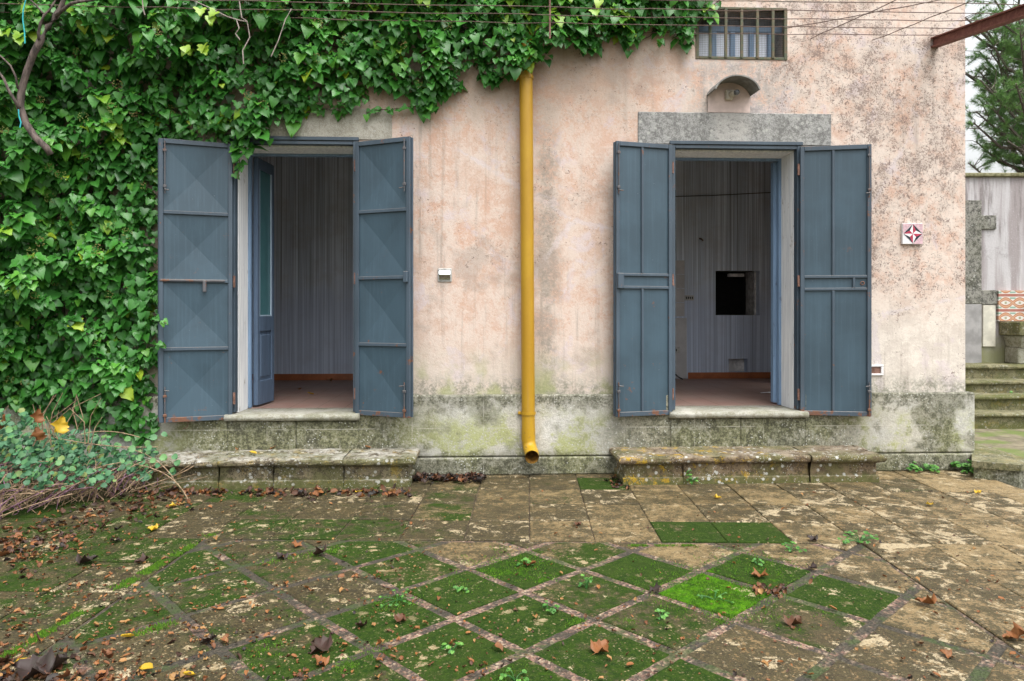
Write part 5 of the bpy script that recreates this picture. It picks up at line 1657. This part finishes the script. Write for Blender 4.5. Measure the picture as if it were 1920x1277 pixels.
tag(q.build('washing_line', M['black'], origin=(a[0], YB, a[2])), 'thin dark cord stretched across the wall inside the right door', 'cord')

# heaps of leaf litter that nobody could count
pos, N, Tt, sz, ti = [], [], [], [], []
def litter(px, py, z, s0=.018, s1=.052, dark=.44):
    pos.append(gnd(px, py, z)); N.append((rl.normal(0, .5), rl.normal(0, .5), 1)); Tt.append((rl.normal(0, 1), rl.normal(0, 1), rl.normal(0, .3)))
    sz.append(rl.uniform(s0, s1)); ti.append(np.clip(rl.normal(dark, .26), 0, 1))
for k in range(520):
    px = rl.uniform(-150, 360); base = 1035 - .31 * (px - 0) if px < 360 else 930
    base = 1040 - 110 * np.clip(px / 340, 0, 1)
    litter(px, base + rl.normal(-14, 18) + (abs(rl.normal(0, 22)) if rl.random() < .3 else 0), abs(rl.normal(.004, .012)))
for k in range(190): litter(rl.uniform(290, 770), 0 + (921 if True else 0) + abs(rl.normal(0, 5)), abs(rl.normal(.004, .008)), .03, .07)
for k in range(230): litter(rl.uniform(775, 905) , 893 + abs(rl.normal(0, 4)) - .02 * 0, abs(rl.normal(.004, .02)), .03, .07, .25)
for k in range(170): litter(rl.normal(40, 150), rl.normal(1262, 26), abs(rl.normal(.006, .010)), .022, .052)
for k in range(60): litter(rl.normal(1165, 12), 905 + rl.normal(0, 6), .004, .02, .05, .25)
for k in range(40): litter(rl.normal(1445, 22), rl.normal(1105, 6), .006, .02, .04, .5)
k = 0
while k < 1500:
    px, py = rl.uniform(0, 1920), rl.uniform(915, 1277)
    if rl.random() > density(px, py) * .9: continue
    litter(px, py, .003, .008, .022, .6); k += 1
litter_o = leaves('leaf_litter', [CURL, CUP, LOBED], pos, N, Tt, sz, ti, M['dead'])
tag(litter_o, 'damp brown leaf litter gathered at the creeper and step foot', None, None, 'stuff')

# moss cushions along joints and on the brightest tiles
pos, N, Tt, sz, ti = [], [], [], [], []
def mossy(p, spread, n, s=.012, t=.6):
    for k in range(n):
        q = p + np.array((rl.normal(0, spread), rl.normal(0, spread), 0)); q[2] = .001
        pos.append(q); a = rl.normal(0, .5, 2); N.append((rl.normal(0, 1), rl.normal(0, 1), .2)); Tt.append((a[0], a[1], 1)); sz.append(s * rl.uniform(.5, 1.2)); ti.append(np.clip(rl.normal(t, .25), 0, 1))
def moss_line(a, b, n, spread=.012):
    a, b = gnd(*a), gnd(*b)
    for k in range(n):
        t = rl.random()
        if math.sin(t * 31) + math.sin(t * 13 + 1) < -.4: continue
        mossy(a + (b - a) * t, spread, 14)
moss_line((361, 1023), (225, 1102), 260, .017); moss_line((150, 1150), (10, 1232), 200, .013); moss_line((260, 1190), (330, 1165), 40, .02); moss_line((480, 1060), (640, 1030), 40, .03); moss_line((1180, 1024), (1300, 1024), 50, .008)
for (cx, cy, rw, n) in ((1340, 1113, .17, 520), (970, 1060, .14, 200), (1420, 1058, .12, 130), (655, 1248, .03, 40), (505, 1220, .05, 30), (1077, 1165, .02, 30), (1180, 1166, .012, 16), (395, 1003, .02, 20), (1355, 1165, .012, 10), (740, 1130, .06, 50), (860, 1095, .08, 40), (700, 1225, .03, 14), (955, 1275, .05, 30)):
    c = gnd(cx, cy)
    for k in range(n): mossy(c + np.array((rl.normal(0, rw), rl.normal(0, rw), 0)), .012, 8, .010, .55)
tag(leaves('moss', [([(-.22, 0, 0), (.22, 0, 0), (0, 1, .15)], [(0, 1, 2)])], pos, N, Tt, sz, ti, M['moss'], smooth=False), 'bright green moss cushions on tiles and in joints', None, None, 'stuff')

# ------------------------------------------------------------------ WEEDS
def weed(p, n, hgt, sp, size, label):
    t = thing('weed', label, 'weed', p)
    pos, N, Tt, sz, ti = [], [], [], [], []
    s_ = MB()
    for k in range(n):
        a = rl.uniform(0, 6.28); rr_ = sp * math.sqrt(rl.random()); z = hgt * rl.uniform(.35, 1) * (1 - .5 * rr_ / (sp + 1e-6))
        tip = np.array(p) + (rr_ * math.cos(a), rr_ * math.sin(a), z)
        s_.tube([p, (np.array(p) + tip) / 2 + (0, 0, .15 * hgt), tip], .0016, 4, cap=False)
        for q in range(3):
            aa = a + (q - 1) * .9
            pos.append(tip); Tt.append((math.cos(aa), math.sin(aa), .1)); N.append((rl.normal(0, .25), -.25 + rl.normal(0, .25), 1)); sz.append(size * .62 * rl.uniform(.6, 1.2)); ti.append(rl.random())
    s_.build('stalks', M['weed'], t, fix=False, attrs=None)
    leaves('leaves', ROUND, pos, N, Tt, sz, ti, M['weed'], t)
weed(gnd(575, 838, .243), 9, .05, .05, .04, 'small bright green weed growing on the left stone step')
weed(gnd(1297, 910, 0), 16, .15, .05, .03, 'leafy green weed growing up the front of the right step')
weed(gnd(1725, 884, 0), 34, .11, .13, .062, 'low green weed clump against the plinth right of the right step')
weed(gnd(1822, 890, -.02), 44, .18, .15, .07, 'bushy green weed clump at the house corner by the low wall')
weed(gnd(1612, 1018, 0), 22, .07, .13, .035, 'spreading pale green weed on the tan paving below the right step')
weed(gnd(1482, 1036, 0), 12, .07, .08, .03, 'thin straggly weed at the edge of the diagonal tiles')
weed(gnd(1100, 1105, 0), 9, .10, .03, .028, 'small upright seedling in the middle of a green tile')
weed(gnd(1028, 1146, 0), 9, .05, .05, .028, 'low yellow green weed on a tile joint left of the upright seedling')
weed(gnd(1240, 1158, 0), 6, .03, .04, .026, 'tiny seedling on the olive tile below the brightest moss')
weed(gnd(1420, 1060, 0), 7, .05, .04, .026, 'tiny weed on the mossy tile behind the brightest one')
weed(gnd(985, 1062, 0), 5, .04, .03, .04, 'small pale rosette beside the orange leaf on moss')
weed(gnd(1340, 1125, 0), 10, .04, .09, .022, 'small sprouts on the brightest moss tile')
weed(gnd(868, 1108, 0), 8, .04, .05, .024, 'small pale sprout on the dark green tile left of centre')
weed(gnd(745, 1125, 0), 12, .03, .10, .022, 'row of small sprouts along the upper edge of a dark green tile')
weed(gnd(850, 1218, 0), 6, .03, .04, .03, 'reddish green seedling on the green tile near the bottom')
weed(dep(1908, 744, 9.15), 14, .09, .12, .05, 'green weed growing on the garden steps')
weed(gnd(965, 1276, 0), 7, .05, .05, .03, 'bright sprout at the bottom edge of the picture')

# tidy helper property
for o in bpy.data.objects:
    if '_o' in o: del o['_o']
